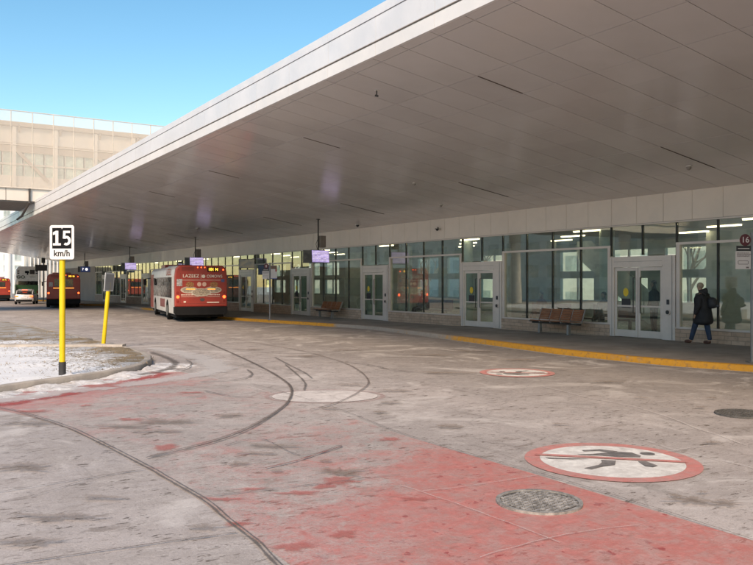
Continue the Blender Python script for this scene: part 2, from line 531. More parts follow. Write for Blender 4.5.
def mat_platform():
    m, nt, b = new_mat('platform_concrete')
    v = pos(nt)
    c = mixc(nt, mr(nt, nz(nt, .7, 5, .65, v), .35, .7), (.22, .19, .165), (.33, .29, .25))
    c = mixc(nt, mr(nt, nz(nt, 3.1, 6, .7, v), .5, .75, 0, .6), c, (.1, .088, .078))
    fine = nz(nt, 45, 3, .7, v)
    c = mixc(nt, mr(nt, fine, .4, .8, 0, .35), c, (.34, .31, .28))
    # tooled joints every 2.6 m
    s = nt.nodes.new('ShaderNodeSeparateXYZ'); lk(nt, v, s.inputs[0])
    j = mth(nt, 'ABSOLUTE', mth(nt, 'SUBTRACT', mth(nt, 'FRACT', mth(nt, 'DIVIDE', mth(nt, 'ADD', s.outputs[1], 100.9), 2.6)), .5))
    c = mixc(nt, mr(nt, j, .494, .4965, 0, .7), c, (.07, .06, .055))
    lk(nt, c, b.inputs['Base Color']); b.inputs['Roughness'].default_value = .75
    bump(nt, b, fine, .25, .01)
    return m
inner = offset(KERB, .165)
struct(sheet('platform', inner + [(28.6, 330), (28.6, -60)], KH - .006, mat_platform()))

# ---------------------------------------------------------------- road markings
red_poly = [(2.1, -3.0), (5.06, -3.0), (5.1, 3.2), (5.13, 5.5), (5.12, 7.5), (5.4, 9.9), (5.47, 13.0), (5.1, 16.0), (4.55, 16.3), (4.1, 15.75), (3.5, 15.3), (2.9, 14.95), (1.4, 13.85), (-1.5, 12.2), (-3.5, 10.8),
            (-2.2, 11.6), (-.2, 12.25), (.9, 12.3), (1.33, 12.15), (1.6, 11.3), (1.86, 10.2), (2.02, 8.9), (2.11, 7.7), (2.17, 6.4), (2.17, 5.4), (2.12, 4.5)]
red_poly = [(2.12, -3.0), (5.06, -3.0), (5.1, 3.2), (5.13, 5.5), (5.12, 7.5), (5.25, 9.9), (5.3, 13.0), (4.95, 15.9), (4.5, 16.2), (4.05, 15.6), (3.4, 15.1), (2.7, 14.55), (1.9, 14.1), (1.2, 13.65), (0.2, 13.1), (-1.5, 12.3),
            (-1.4, 11.9), (.2, 12.35), (.9, 12.35), (1.33, 12.1), (1.6, 11.3), (1.86, 10.2), (2.02, 8.9), (2.11, 7.7), (2.17, 6.4), (2.17, 5.4)]
RED = (.50, .17, .15)
struct(sheet('red_painted_lane', red_poly, .004, mat_paint('worn_red_paint', RED, .8, .17, ymap=[(-4, 1.1), (1.5, 1.06), (3.4, .97), (4.6, .86), (5.6, .7), (6.6, .46), (8, .3), (11, .27), (13.3, .38), (14.6, .62), (18, .66)], spots=True)))
red_strip = mat_decal('fresh_red_streak', (.46, .08, .075), .6, 4.5, soft=.9)
pink_strip = mat_decal('faded_red_streak', (.52, .14, .12), .5, 6.0, soft=1.0)
rs = ribbon('red_line', [G(*p) for p in [(-60, 409), (0, 405.5), (30, 400), (66, 395), (80, 391), (110, 386.5), (140, 380), (166, 373.5)]], .42, red_strip, .009, wvar=.8)
struct(rs)
bm = bmesh.new(); uvl = bm.loops.layers.uv.new()
for i, (px, py, w, h_) in enumerate([(35, 412, 40, 3), (100, 386, 45, 6), (85, 406, 16, 2), (340, 481, 44, 8), (325, 487, 30, 5), (130, 420, 30, 3), (190, 393, 30, 2), (165, 448, 28, 6), (390, 440, 30, 3), (420, 500, 40, 6), (290, 548, 50, 9), (345, 535, 40, 7), (240, 525, 30, 5), (225, 500, 40, 4), (300, 494, 50, 4), (250, 490, 40, 3)]):
    x, y = G(px, py); Y = x * SA + y * CA
    blob(bm, uvl, x, y, w * Y / F_PX / 2, h_ * Y * Y / F_PX / HC / 2, -YAW, .0125, i * 3.3)
me = bpy.data.meshes.new('red_paint_patches'); bm.to_mesh(me); bm.free(); me.materials.append(pink_strip)
o = bpy.data.objects.new('red_paint_patches', me); COL.objects.link(o); struct(o)

# no-walking roundels
roundel_red = mat_paint('roundel_red', (.58, .2, .18), .92, .14, dirt=.35)
roundel_white = mat_paint('roundel_white', (.74, .72, .69), 1.18, .12, dirt=.2)
roundel_white_old = mat_paint('roundel_white_worn', (.72, .66, .63), .62, .14, dirt=.2)
roundel_black = mat_paint('roundel_dark', (.11, .105, .105), .9, .14, dirt=.2)
def disc(cx, cy, r, h, mat, name, parent, r0=0.0, n=56):
    bm = bmesh.new()
    o_ = [bm.verts.new((cx + r * math.cos(i * 2 * math.pi / n), cy + r * math.sin(i * 2 * math.pi / n), h)) for i in range(n)]
    if r0:
        i_ = [bm.verts.new((cx + r0 * math.cos(i * 2 * math.pi / n), cy + r0 * math.sin(i * 2 * math.pi / n), h)) for i in range(n)]
        for i in range(n): bm.faces.new((o_[i], o_[(i + 1) % n], i_[(i + 1) % n], i_[i]))
    else: bm.faces.new(o_)
    me = bpy.data.meshes.new(name); bm.to_mesh(me); bm.free(); me.materials.append(mat)
    o = bpy.data.objects.new(name, me); COL.objects.link(o); o.parent = parent
    return o
FIG = {  # pictogram pieces, read off the nearest roundel, in metres on the road
    'head': None,
}
def poly_obj(pts, h, mat, name, parent):
    bm = bmesh.new(); f = bm.faces.new([bm.verts.new((x, y, h)) for x, y in pts])
    if f.normal.z < 0: f.normal_flip()
    bmesh.ops.recalc_face_normals(bm, faces=bm.faces)
    for f in bm.faces:
        if f.normal.z < 0: f.normal_flip()
    me = bpy.data.meshes.new(name); bm.to_mesh(me); bm.free(); me.materials.append(mat)
    o = bpy.data.objects.new(name, me); COL.objects.link(o); o.parent = parent; return o
C0 = (6.17, 5.42)
def loc0(p):
    x, y = G(*p); return x - C0[0], y - C0[1]
fig_parts = [
    ('raised_arm', [(582, 451.2), (600, 450.2), (618, 452.2), (608, 453.4), (599, 451.9), (584, 452.3)]),
    ('torso', [(577, 455.2), (592, 454.9), (606, 453.7), (618, 452.6), (632, 453.6), (641, 456.8), (640, 458.2), (620, 458.0), (600, 456.5), (582, 455.9)]),
    ('leg', [(601, 460.8), (616, 461.6), (615, 466.0), (604, 467.4), (592, 470.3), (584, 469.2), (599, 465.8), (602, 463.2)]),
    ('trailing_leg', [(545, 458.4), (572, 459.3), (590, 459.9), (570, 460.3), (549, 459.7)]),
    ('arm', [(638, 462.4), (646, 462.3), (658, 466.7), (653, 468.3), (645, 467.2)]),
]
def make_roundel(old=False):
    t = thing('roundel_marking', '', 'road marking')
    disc(0, 0, .705, .008, roundel_white_old if old else roundel_white, 'white_disc', t)
    if not old:
        disc(0, 0, .86, .008, roundel_red, 'red_ring', t, r0=.706)
        for nm, pts in fig_parts: poly_obj([loc0(p) for p in pts], .012, roundel_black, nm, t)
        hx, hy = loc0((647.5, 454.6))
        disc(hx, hy, .075, .012, roundel_black, 'head', t, n=20)
        a, b = Vector(loc0((535, 455.5))), Vector(loc0((686, 463.2)))
        d = (b - a).normalized(); q = Vector((-d.y, d.x)) * .042
        poly_obj([tuple(a + q), tuple(b + q), tuple(b - q), tuple(a - q)], .016, roundel_red, 'slash', t)
    return t
rd = make_roundel(); rd.location = (C0[0], C0[1], 0)
tag(rd, 'large crisp no walking circle painted on the road, nearest to the round metal cover', 'road marking', 'no walking circles on the road')
rd2 = copy_tree(rd)
rx, ry = G(517, 372.9); rd2.location = (rx, ry, zg(ry)); rd2.rotation_euler.z = R(182); rd2.scale = (.86, .86, 1)
tag(rd2, 'small far no walking circle on the dark road near the yellow platform kerb', 'road marking', 'no walking circles on the road')
rd3 = make_roundel(True); rx, ry = G(325, 396.4); rd3.location = (rx, ry, zg(ry)); rd3.scale = (1.12, 1.12, 1)
rd3.scale = (1.18, .92, 1); rd3.rotation_euler.z = -YAW
tag(rd3, 'faded white circle on the road crossed by curved tyre marks', 'road marking', 'no walking circles on the road')
pr = ribbon('faded_ring', [(.78 * math.cos(a * .2244), .78 * math.sin(a * .2244)) for a in range(29)], .1, mat_decal('faded_ring_pink', (.5, .3, .28), .3, 5), .009, sub=2)
pr.parent = rd3

# seams, tyre marks, cracks, stains
seam = mat_decal('seam_dark', (.13, .105, .09), .7, 14, soft=.8)
seam2 = mat_decal('seam_thin', (.13, .11, .1), .8, 10, soft=.8)
seamP = mat_decal('crack_pale', (.62, .57, .54), .42, 8, soft=.6)
tyre = mat_decal('tyre_rubber', (.13, .09, .072), .55, 7, soft=.6)
tyre2 = mat_decal('tyre_rubber_faint', (.12, .1, .09), .65, 9, soft=.7)
def rib(name, px, w, mat, h=.016, **k):
    return struct(ribbon(name, [G(*p) for p in px], w, mat, h, **k))
cj = [(-60, 402), (0, 409), (35, 418), (70, 430), (105, 447), (140, 465), (170, 482), (200, 500), (230, 524), (250, 540), (275, 565), (310, 600)]
rib('road_seam', cj, .03, seam, .017, jitter=.012, wvar=.7)
rib('road_seam', [(x + 5, y) for x, y in cj], .018, seam2, .019, jitter=.01, wvar=.7)
rib('road_seam', [(-40, 499), (0, 493), (70, 482), (140, 471), (152, 469)], .022, seam, .016, jitter=.012, wvar=.9)
rib('road_seam', [(200, 499), (270, 491), (340, 483), (400, 476)], .016, seam2, .02, jitter=.01, wvar=.9)
rib('road_seam', [(-30, 573), (25, 563.5), (120, 550), (215, 537), (236, 534)], .022, seam, .016, jitter=.012, wvar=.9)
rib('road_seam', [(0, 426), (20, 421.5), (40, 419)], .03, seam2, .016, jitter=.01)
rib('road_seam', [(30, 498), (80, 483), (130, 472)], .01, seam2, .016, jitter=.03)
rib('road_seam', [(250, 384), (330, 407), (408, 436.5), (531, 472.5), (620, 499), (681, 518.4), (753, 542)], .014, seam2, .022, jitter=.012, wvar=.9)
rib('pale_crack', [(423, 493), (480, 486), (541, 476)], .014, seamP, .02, jitter=.02)
rib('pale_crack', [(400, 487), (440, 500), (485, 516), (560, 545)], .014, seamP, .02, jitter=.02)
rib('pale_crack', [(480, 560), (520, 548), (575, 535), (640, 527)], .014, seamP, .02, jitter=.02)
rib('pale_crack', [(540, 386), (587, 398), (640, 409), (700, 430), (747, 446)], .03, seamP, .016, jitter=.04)
rib('pale_crack', [(640, 440), (675, 451), (710, 459), (753, 469)], .022, seamP, .016, jitter=.03)
rib('pale_crack', [(668, 453), (690, 449), (711, 446.5)], .02, seamP, .018, jitter=.02)
rib('pale_crack', [(655, 403), (680, 401), (703, 399.4)], .04, seamP, .016, jitter=.03)
rib('tyre_mark', [(200, 340), (230, 353), (260, 367), (282, 380), (291, 389), (290, 399), (280, 410), (250, 428), (210, 443), (150, 458)], .065, tyre, .024, wvar=.3)
rib('tyre_mark', [(203, 341), (233, 354), (264, 369), (284, 381), (292, 390), (289, 402), (277, 413), (250, 430), (210, 445), (146, 460)], .04, tyre2, .028, wvar=.6)
rib('tyre_mark', [(225, 338), (265, 345), (300, 351), (340, 362), (360, 372), (368.5, 382), (364, 389), (350, 398), (330, 406), (310, 411)], .05, tyre, .024, wvar=.5)
rib('tyre_mark', [(285, 365), (298, 376), (305, 384), (304, 391)], .05, tyre2, .024, wvar=.5)
rib('tyre_mark', [(275, 358), (290, 366), (304, 373), (312, 379)], .05, tyre2, .024, wvar=.5)
rib('tyre_mark', [(200, 383), (230, 381), (248, 378), (252, 374), (247, 370.5)], .06, tyre2, .024, wvar=.6)
rib('tyre_mark', [(225, 447), (260, 440), (300, 457), (335, 449), (342, 447)], .02, tyre2, .024, wvar=.9)
rib('tyre_mark', [(265, 470), (295, 463), (320, 455), (342, 448)], .03, mat_decal('scrape_red', (.2, .06, .05), .8, 9), .024, wvar=.9)
rib('tyre_mark', [(253, 398), (230, 397), (205, 392)], .05, tyre2, .024, wvar=.5)
rib('tyre_mark', [(340, 362), (372, 366), (395, 371), (440, 374)], .06, tyre2, .024, wvar=.8)
damp = mat_decal('damp_brown_stain', (.215, .15, .105), .42, 7, .5, soft=.5)
bm = bmesh.new(); uvl = bm.loops.layers.uv.new()
ST = [(452, 428.5, 34, 3.6), (694, 503, 46, 7), (728, 506, 34, 6), (676, 499, 18, 4), (702, 495, 12, 3), (712, 444.5, 22, 2.6), (340, 474, 50, 8), (326, 463, 15, 2),
      (165, 423, 70, 4), (120, 428, 60, 3), (231, 417, 34, 3.6), (273, 448, 52, 6), (255, 455, 40, 3), (238, 466, 28, 4), (276, 473, 15, 2.6), (379, 414, 18, 2), (329, 410, 16, 2.4),
      (160, 433, 60, 2.6), (20, 470, 60, 7), (60, 520, 80, 8), (30, 545, 70, 9), (100, 500, 40, 4), (352, 386, 30, 2), (395, 392, 40, 2), (450, 374, 60, 1.8), (520, 361, 40, 1.6),
      (30, 380 + 45, 50, 3), (205, 530, 40, 5), (640, 399, 14, 1.4), (700, 409, 9, 2), (712, 399.5, 12, 1.2), (560, 426, 20, 1.6), (470, 352, 60, 1.4), (430, 356, 50, 1.4), (390, 404, 26, 1.6),
      (300, 357, 40, 1.4), (345, 351, 40, 1.2), (250, 350, 40, 1.2), (605, 383, 40, 1.4)]
for k in range(0):
    px, py = random.uniform(-40, 760), 340 + 225 * random.random() ** 1.3
    ST.append((px, py, random.uniform(2, 9), random.uniform(.6, 1.5) * (py - 300) / 130))
for i, (px, py, w, h_) in enumerate(ST):
    x, y = G(px, py); Y = x * SA + y * CA
    if x > 14.0 or (y > 12.8 and x < 5.6) : continue
    blob(bm, uvl, x, y, w * Y / F_PX / 2, h_ * Y * Y / F_PX / HC / 2, -YAW + random.uniform(-.15, .15), .030, i * 2.7, 56)
me = bpy.data.meshes.new('road_stains'); bm.to_mesh(me); bm.free(); me.materials.append(damp)
o = bpy.data.objects.new('road_stains', me); COL.objects.link(o); struct(o)

# manhole covers
iron = M('cast_iron', (.12, .115, .115), .55, .6, var=.35, scale=9, grime=.4)
iron_hi = M('worn_iron', (.30, .285, .275), .65, .1, var=.5, scale=16, grime=.8)
iron_rim = M('worn_iron_rim', (.26, .245, .23), .7, .0, var=.45, scale=12, grime=.8)
iron_dk = M('dull_iron', (.10, .095, .09), .7, .1, var=.4, scale=16, grime=.5)
grit = M('iron_grit', (.055, .05, .047), .9, 0, var=.4, scale=30)
def manhole(cx, cy, r, label, top=None, rimm=None):
    t = thing('manhole_cover', label, 'manhole cover', (cx, cy, zg(cy)), R(8), 'round metal covers in the road')
    mb = MB(); n = 48
    mb.prism([(r * math.cos(i * 2 * math.pi / n), r * math.sin(i * 2 * math.pi / n)) for i in range(n)], 2, -.02, .013); mb.build('cover_plate', grit, t)
    mb = MB()
    o_ = [[mb.bm.verts.new((q * math.cos(i * 2 * math.pi / n), q * math.sin(i * 2 * math.pi / n), z)) for i in range(n)] for q, z in ((r * 1.06, .004), (r * 1.06, .024), (r * .95, .024), (r * .95, .008))]
    for a, b in zip(o_, o_[1:]):
        for i in range(n): mb.bm.faces.new((a[i], a[(i + 1) % n], b[(i + 1) % n], b[i]))
    mb.build('rim', rimm or iron_rim, t)
    mb = MB(); s = r / 6.5
    for i in range(-7, 8):
        for j in range(-7, 8):
            x, y = i * s, j * s
            if math.hypot(x, y) > r * .9: continue
            w, d = (s * .4, s * .27) if (i + j) % 2 else (s * .27, s * .4)
            mb.box(x - w, x + w, y - d, y + d, .013, .021)
    mb.build('tread', top or iron_hi, t)
    return t
manhole(*G(539, 503), .33, 'large studded round metal cover set in the red painted lane')
manhole(*G(742, 414.5), .33, 'dark round metal cover at the right edge of the road, before the kerb', iron_dk, iron_dk)

# ---------------------------------------------------------------- traffic island
ISL = [(-60, -9), (-30, 3), (-14, 7.2), (-6, 9.9), (-2, 11.7), (.1, 13.0), (1.51, 13.98), (2.05, 14.35), (2.75, 14.78), (3.55, 15.35), (4.1, 15.85), (4.55, 16.5), (4.92, 17.35), (5.2, 18.3), (5.35, 19.3), (5.42, 20.4),
       (5.45, 22), (5.4, 24), (5.3, 27), (5.15, 31), (4.95, 36.5), (4.4, 42), (3.2, 46), (0, 49), (-5, 51), (-60, 52)]
kconc = M('kerb_concrete', (.40, .355, .315), .85, var=.2, scale=2.5, bmp=.4, grime=.35)
ik = kerb_mesh('island_kerb', list(reversed(ISL)), .15, .13, kconc, jag=.006)
# kerb_mesh offsets to the right of travel; reversed so the body lies inside the island
struct(ik)
def mat_island():
    m, nt, b = new_mat('snowy_grass')
    v = pos(nt)
    s = nt.nodes.new('ShaderNodeSeparateXYZ'); lk(nt, v, s.inputs[0])
    grass = mixc(nt, nz(nt, 18, 6, .75, v), (.12, .085, .05), (.34, .26, .165))
    soil = mixc(nt, nz(nt, 5, 6, .7, v), (.22, .175, .125), (.36, .31, .25))
    snow = mixc(nt, nz(nt, 3, 5, .7, v), (.68, .68, .70), (.88, .88, .89))
    # snow lies thicker away from the rounded nose, thinner beside the lane
    ed = mth(nt, 'ADD', mth(nt, 'MULTIPLY', mth(nt, 'SUBTRACT', s.outputs[0], 3.6), -.16), 0.03)
    far = mr(nt, s.outputs[1], 24.5, 28, 0, -.55)
    n = mth(nt, 'ADD', mth(nt, 'MULTIPLY', nz(nt, 2.4, 8, .75, v, .6), .6), mth(nt, 'MULTIPLY', nz(nt, 14, 4, .7, v), .5))
    q = mth(nt, 'ADD', mth(nt, 'ADD', n, ed), far)
    q = mth(nt, 'SUBTRACT', q, mth(nt, 'MULTIPLY', mr(nt, nz(nt, 9, 5, .7, v, .4), .48, .6), .24))
    f = mr(nt, q, .46, .56)
    gs = mixc(nt, mr(nt, s.outputs[1], 26, 29), grass, soil)
    ice = mixc(nt, nz(nt, 6, 5, .7, v), (.3, .29, .29), (.5, .5, .51))
    gs = mixc(nt, mr(nt, nz(nt, 1.1, 4, .6, v), .45, .6), gs, ice)
    lk(nt, mixc(nt, f, gs, snow), b.inputs['Base Color'])
    b.inputs['Roughness'].default_value = .8
    bump(nt, b, n, .8, .05)
    return m
isl_in = offset(list(reversed(ISL)), .148)
bm = bmesh.new()
f = bm.faces.new([bm.verts.new((x, y, 0)) for x, y in isl_in])
bmesh.ops.bisect_plane(bm, geom=bm.verts[:] + bm.edges[:] + bm.faces[:], plane_co=(-6, 0, 0), plane_no=(1, 0, 0))
X_ = -6
while X_ < 5.4:
    bmesh.ops.bisect_plane(bm, geom=bm.verts[:] + bm.edges[:] + bm.faces[:], plane_co=(X_, 0, 0), plane_no=(1, 0, 0)); X_ += .22
Y_ = 10
while Y_ < 50:
    bmesh.ops.bisect_plane(bm, geom=bm.verts[:] + bm.edges[:] + bm.faces[:], plane_co=(0, Y_, 0), plane_no=(0, 1, 0)); Y_ += .22 if Y_ < 26 else .8
bound = {v for e in bm.edges if len(e.link_faces) == 1 for v in e.verts}
for v in bm.verts:
    hh = 0 if v in bound else max(0, noise.fractal(Vector((v.co.x * 1.3, v.co.y * 1.3, 0)), 1, 2, 5)) * .07
    v.co.z = zg(v.co.y) + .118 + hh
bmesh.ops.recalc_face_normals(bm, faces=bm.faces)
me = bpy.data.meshes.new('island_ground'); bm.to_mesh(me); bm.free(); me.materials.append(mat_island())
for p in me.polygons: p.use_smooth = True
o = bpy.data.objects.new('island_ground', me); COL.objects.link(o); struct(o)
# cross kerb on the island
a, b = Vector((5.3, 21.4)), Vector((-8, 29.9))
mb = MB(); d = (b - a).normalized(); N_ = 24
cross = [tuple(a + (b - a) * i / N_) for i in range(N_ + 1)]
ck = kerb_mesh('cross_kerb', cross, .3, .185, kconc, r=.03, jag=.01); struct(ck)

# dead grass poking through the snow
bm = bmesh.new()
for k in range(11000):
    x = random.uniform(-3.5, 5.2); y = random.uniform(13, 30)
    if x > 1.5 + (y - 14) * 1.35 - .1 or y < 14 + (x - 1.5) * .62: continue
    if x > 5.1: continue
    if noise.noise(Vector((x * 1.1, y * 1.1, 4))) + (x - 3.2) * .12 < .05 and random.random() < .8: continue
    hgt = random.uniform(.015, .06); an = random.uniform(0, 6.28); ln = random.uniform(.03, .10)
    z = zg(y) + .12
    dx, dy = math.cos(an), math.sin(an); w = .006
    bm.faces.new([bm.verts.new(q) for q in ((x - dy * w, y + dx * w, z), (x + dy * w, y - dx * w, z), (x + dx * ln, y + dy * ln, z + hgt))])
me = bpy.data.meshes.new('dead_grass'); bm.to_mesh(me); bm.free(); me.materials.append(M('dead_grass', (.30, .21, .11), .9, var=.4, scale=3))
o = bpy.data.objects.new('dead_grass', me); COL.objects.link(o); tag(o, 'brown dead grass blades poking through the island snow', 'grass', kind='stuff')

# crusted snow along the kerb foot
def mat_slush():
    m, nt, b = new_mat('slush')
    v = pos(nt)
    n = nz(nt, 5, 7, .72, v, .4)
    c = mixc(nt, mr(nt, n, .35, .7), (.74, .73, .74), (.48, .43, .40))
    c = mixc(nt, mr(nt, nz(nt, 22, 5, .7, v), .52, .7, 0, .6), c, (.3, .25, .22))
    lk(nt, c, b.inputs['Base Color']); b.inputs['Roughness'].default_value = .75
    bump(nt, b, n, .8, .04)
    return m
slush = mat_slush()
fr = [(-14, 7.2), (-6, 9.9), (-2, 11.7), (.1, 13.0), (1.51, 13.98), (2.05, 14.35), (2.75, 14.78), (3.55, 15.35), (4.1, 15.85), (4.62, 16.5), (5.0, 17.35)]
bm = bmesh.new(); rows = []
frd = dense(fr, .05)
NR = 22
frs = [offset(frd, .03 + 1.05 * k / NR) for k in range(NR + 1)]
for i in range(len(frd)):
    row = []
    for k in range(NR + 1):
        x, y = frs[k][i]; u = k / NR
        n = noise.fractal(Vector((x * 1.9, y * 1.9, 0)), .8, 2.1, 6)
        n2 = noise.noise(Vector((x * .7, y * .7, 5)))
        hgt = .055 * (1 - u) ** .8 + .05 * n - .07 * max(0, u - .55 - .35 * n2) - .02
        row.append(bm.verts.new((x, y, zg(y) + min(.10, hgt))))
    rows.append(row)
for a_, b_ in zip(rows, rows[1:]):
    for k in range(NR): bm.faces.new((a_[k], a_[k + 1], b_[k + 1], b_[k]))
bmesh.ops.recalc_face_normals(bm, faces=bm.faces)
me = bpy.data.meshes.new('kerb_slush'); bm.to_mesh(me); bm.free(); me.materials.append(slush)
for p in me.polygons: p.use_smooth = True
sb = bpy.data.objects.new('kerb_slush', me); COL.objects.link(sb)
tag(sb, 'dirty white slush lying along the foot of the island kerb', 'slush', kind='stuff')
debris = mat_decal('nose_grit', (.13, .105, .09), .6, 6, soft=.8)
struct(ribbon('gutter_grit', [(4.1, 15.3), (4.75, 15.85), (5.25, 16.7), (5.55, 17.8), (5.72, 19.2), (5.8, 20.5)], .22, debris, .034, wvar=.6))
struct(ribbon('gutter_salt_band', [(1.0, 12.9), (2.6, 13.7), (4.2, 14.3), (5.6, 15.2), (6.2, 17), (6.4, 19), (6.3, 22)], .9, mat_decal('salt_band', (.62, .59, .58), .6, 2.0), .012, wvar=.6))
struct(ribbon('gutter_rim', [(4.9, 15.55), (5.35, 16.1), (5.72, 17.0), (5.86, 17.8)], .05, seam, .038))

# ---------------------------------------------------------------- canopy
XF = 19.34; ZS = 4.42; TS = .162; XE = 8.08
def zs(x): return ZS + TS * (XF - x)
CY0, CY1 = -45.0, 108.0
def mat_soffit():
    m, nt, b = new_mat('soffit_panels')
    v = pos(nt)
    vc = nt.nodes.new('ShaderNodeTexWhiteNoise'); vc.noise_dimensions = '2D'
    s = nt.nodes.new('ShaderNodeSeparateXYZ'); lk(nt, v, s.inputs[0])
    cb = nt.nodes.new('ShaderNodeCombineXYZ')
    lk(nt, mth(nt, 'FLOOR', mth(nt, 'DIVIDE', mth(nt, 'SUBTRACT', s.outputs[0], 7.8), 2.15)), cb.inputs[0])
    lk(nt, mth(nt, 'FLOOR', mth(nt, 'DIVIDE', mth(nt, 'SUBTRACT', s.outputs[1], 9.27 - 97.5), .975)), cb.inputs[1])
    lk(nt, cb.outputs[0], vc.inputs[0])
    c = mixc(nt, vc.outputs['Value'], (.62, .59, .575), (.67, .64, .625))
    c = mixc(nt, mr(nt, nz(nt, .5, 5, .6, v), .4, .7, 0, .3), c, (.50, .47, .445))
    lk(nt, c, b.inputs['Base Color'])
    b.inputs['Metallic'].default_value = .22
    lk(nt, mr(nt, vc.outputs['Value'], 0, 1, .17, .20), b.inputs['Roughness'])
    b.inputs['Specular IOR Level'].default_value = .35
    bump(nt, b, nz(nt, .6, 2, .5, pos(nt, (1, 1.6, 1))), .12, .06)
    return m
soffit_m = mat_soffit()
white_alu = M('white_aluminium', (.66, .66, .68), .42, .15, var=.05, scale=.8, grime=.12)
cream_alu = M('lower_fascia', (.68, .66, .65), .45, .1, var=.05, scale=.8)
joint_m = M('joint_gap', (.055, .048, .044), .9, var=.1)
can = thing('station_canopy', 'long pale metal canopy sloping up from the glass wall over the bus lane', 'canopy', (XE, 12, 0))
def inv(o): o.location = -Vector(can.location); return o
JX = [8.33, 9.97, 11.2, 13.34, 15.55, 17.7]
mb = MB()
def sq(mb, x0, x1, y0, y1, d0=0.0, d1=.06):
    vs = [mb.bm.verts.new((x, y, zs(x) + d)) for d in (d0, d1) for y in (y0, y1) for x in (x0, x1)]
    for f in ((0, 2, 3, 1), (4, 5, 7, 6), (0, 1, 5, 4), (2, 6, 7, 3), (0, 4, 6, 2), (1, 3, 7, 5)): mb.bm.faces.new([vs[i] for i in f])
g = .008
xs = [XE + .012] + JX + [XF]
k0 = int(math.floor((CY0 - 9.27) / .975)); k1 = int(math.ceil((CY1 - 9.27) / .975))
for k in range(k0, k1):
    y0 = 9.27 + k * .975; y1 = y0 + .975
    for i in range(len(xs) - 1):
        a_ = xs[i] + (g if i else 0); b_ = xs[i + 1] - g * (i < len(xs) - 2)
        jy = random.uniform(-.0006, .0006)
        sq(mb, a_, b_, y0 + g, y1 - g, jy, .05)
inv(mb.build('soffit', soffit_m, can))
mb = MB(); sq(mb, XE + .03, XF, CY0, CY1, .051, .11); inv(mb.build('soffit_backing', joint_m, can))
# fascia: lower strip, gap, tall panel, cap
ZE = zs(XE)
def fascia(name, x0, x1, z0, z1, step, ph, mat, gap=.008):
    mb = MB(); y = CY0 + ph
    while y < CY1:
        y2 = min(y + step, CY1)
        mb.box(x0, x1, y + gap / 2, y2 - gap / 2, z0, z1); y = y2
    return inv(mb.build(name, mat, can))
PH = (11.0 - CY0) % 1.95
fascia('lower_fascia', XE - .03, XE + .03, ZE - .012, ZE + .235, 1.95, PH, cream_alu)
mb = MB(); mb.box(XE + .02, XE + .3, CY0, CY1, ZE + .06, ZE + .92); inv(mb.build('fascia_backing', M('fascia_shadow_gap', (.3, .27, .25), .8), can))
fascia('upper_fascia', XE - .02, XE + .021, ZE + .275, ZE + .745, 1.95, PH, white_alu)
fascia('fascia_cap', XE - .035, XE + .32, ZE + .762, ZE + .945, 3.9, PH, white_alu)
mb = MB(); mb.box(XE - .045, XE - .019, CY0, CY1, ZE + .262, ZE + .272); inv(mb.build('drip_edge', M('drip_edge', (.33, .29, .26), .6), can))
mb = MB()
mb.bm.faces.new([mb.bm.verts.new(q) for q in ((XE + .3, CY0, ZE + .9), (30, CY0, ZE + .6), (30, CY1, ZE + .6), (XE + .3, CY1, ZE + .9))])
vs_ = mb.box(XE + .2, 28.5, CY1 - .05, CY1, ZS + .2, ZE + .6) if False else None
inv(mb.build('roof', M('roof_membrane', (.5, .5, .5), .8), can))
mb = MB(); mb.prism([(XE + .3, zs(XE) - .0), (XE + .3, ZE + .9), (28.5, ZE + .6), (28.5, ZS), (XF, ZS)], 1, CY1, CY1 + .1); inv(mb.build('end_fascia', cream_alu, can))
# linear light / drain slots
slot_m = M('slot_dark', (.13, .11, .10), .6, .1)
slot_e = M('slot_edge', (.62, .58, .54), .4, .4)
for k in range(-6, 13):
    y = 12.18 + k * 7.78
    for x0, x1 in ((9.99, 11.18), (15.57, 17.68)):
        mb = MB()
        vs = []
        a_ = Vector((x0, y, zs(x0) - .006)); b_ = Vector((x1, y, zs(x1) - .006))
        mb.bar(a_, b_, .022, .014)
        s_ = inv(mb.build('slot_light', slot_m, can))
        mb = MB(); mb.bar(a_ + Vector((0, .02, .003)), b_ + Vector((0, .02, .003)), .014, .014); e_ = mb.build('trim', slot_e, s_)
# small ceiling cameras and detectors, each hanging below the soffit
dk = M('dark_plastic', (.035, .033, .032), .4, var=.2)
wp = M('white_plastic', (.55, .53, .5), .5, var=.05)
beige_p = M('beige_plastic', (.22, .20, .18), .5)
def dome_cam(x, y, z, label, big=1.0, wall=False):
    t = thing('security_camera', label, 'security camera', (x, y, z), 0, 'cameras on the canopy and wall band')
    mb = MB(); mb.tube([(0, 0, 0), (0, 0, -.03 * big)], .08 * big, 16); mb.build('mount', wp, t, smooth=True)
    mb = MB(); mb.tube([(0, 0, -.03 * big), (0, 0, -.09 * big), (0, 0, -.12 * big)], [.065 * big, .055 * big, .02 * big], 16); mb.build('dome', beige_p if big < 1.1 else dk, t, smooth=True)
dome_cam(17.2, 12.6, zs(17.2), 'flat round detector on the canopy underside near its right edge')
dome_cam(14.9, 21.5, zs(14.9), 'small round detector on the canopy underside above the far pink road circle', .8)
dome_cam(17.5, 23.5, zs(17.5), 'small round detector on the soffit close to the pale wall band', .8)
dome_cam(18.6, 31.5, zs(18.6), 'white dome camera under the canopy, right of the nearest hanging screen', 1.2)
dome_cam(15.5, 45, zs(15.5), 'small dark dome under the canopy above the red bus', 1.0)
t = thing('security_camera', 'dark camera on a short stem under the front edge of the canopy', 'security camera', (9.16, 14.68, zs(9.16)), 0, 'cameras on the canopy and wall band')
MB().tube([(0, 0, 0), (0, 0, -.015)], .055, 14).build('mount', wp, t)
MB().tube([(0, 0, -.015), (0, 0, -.12)], .014, 10).build('stem', dk, t)
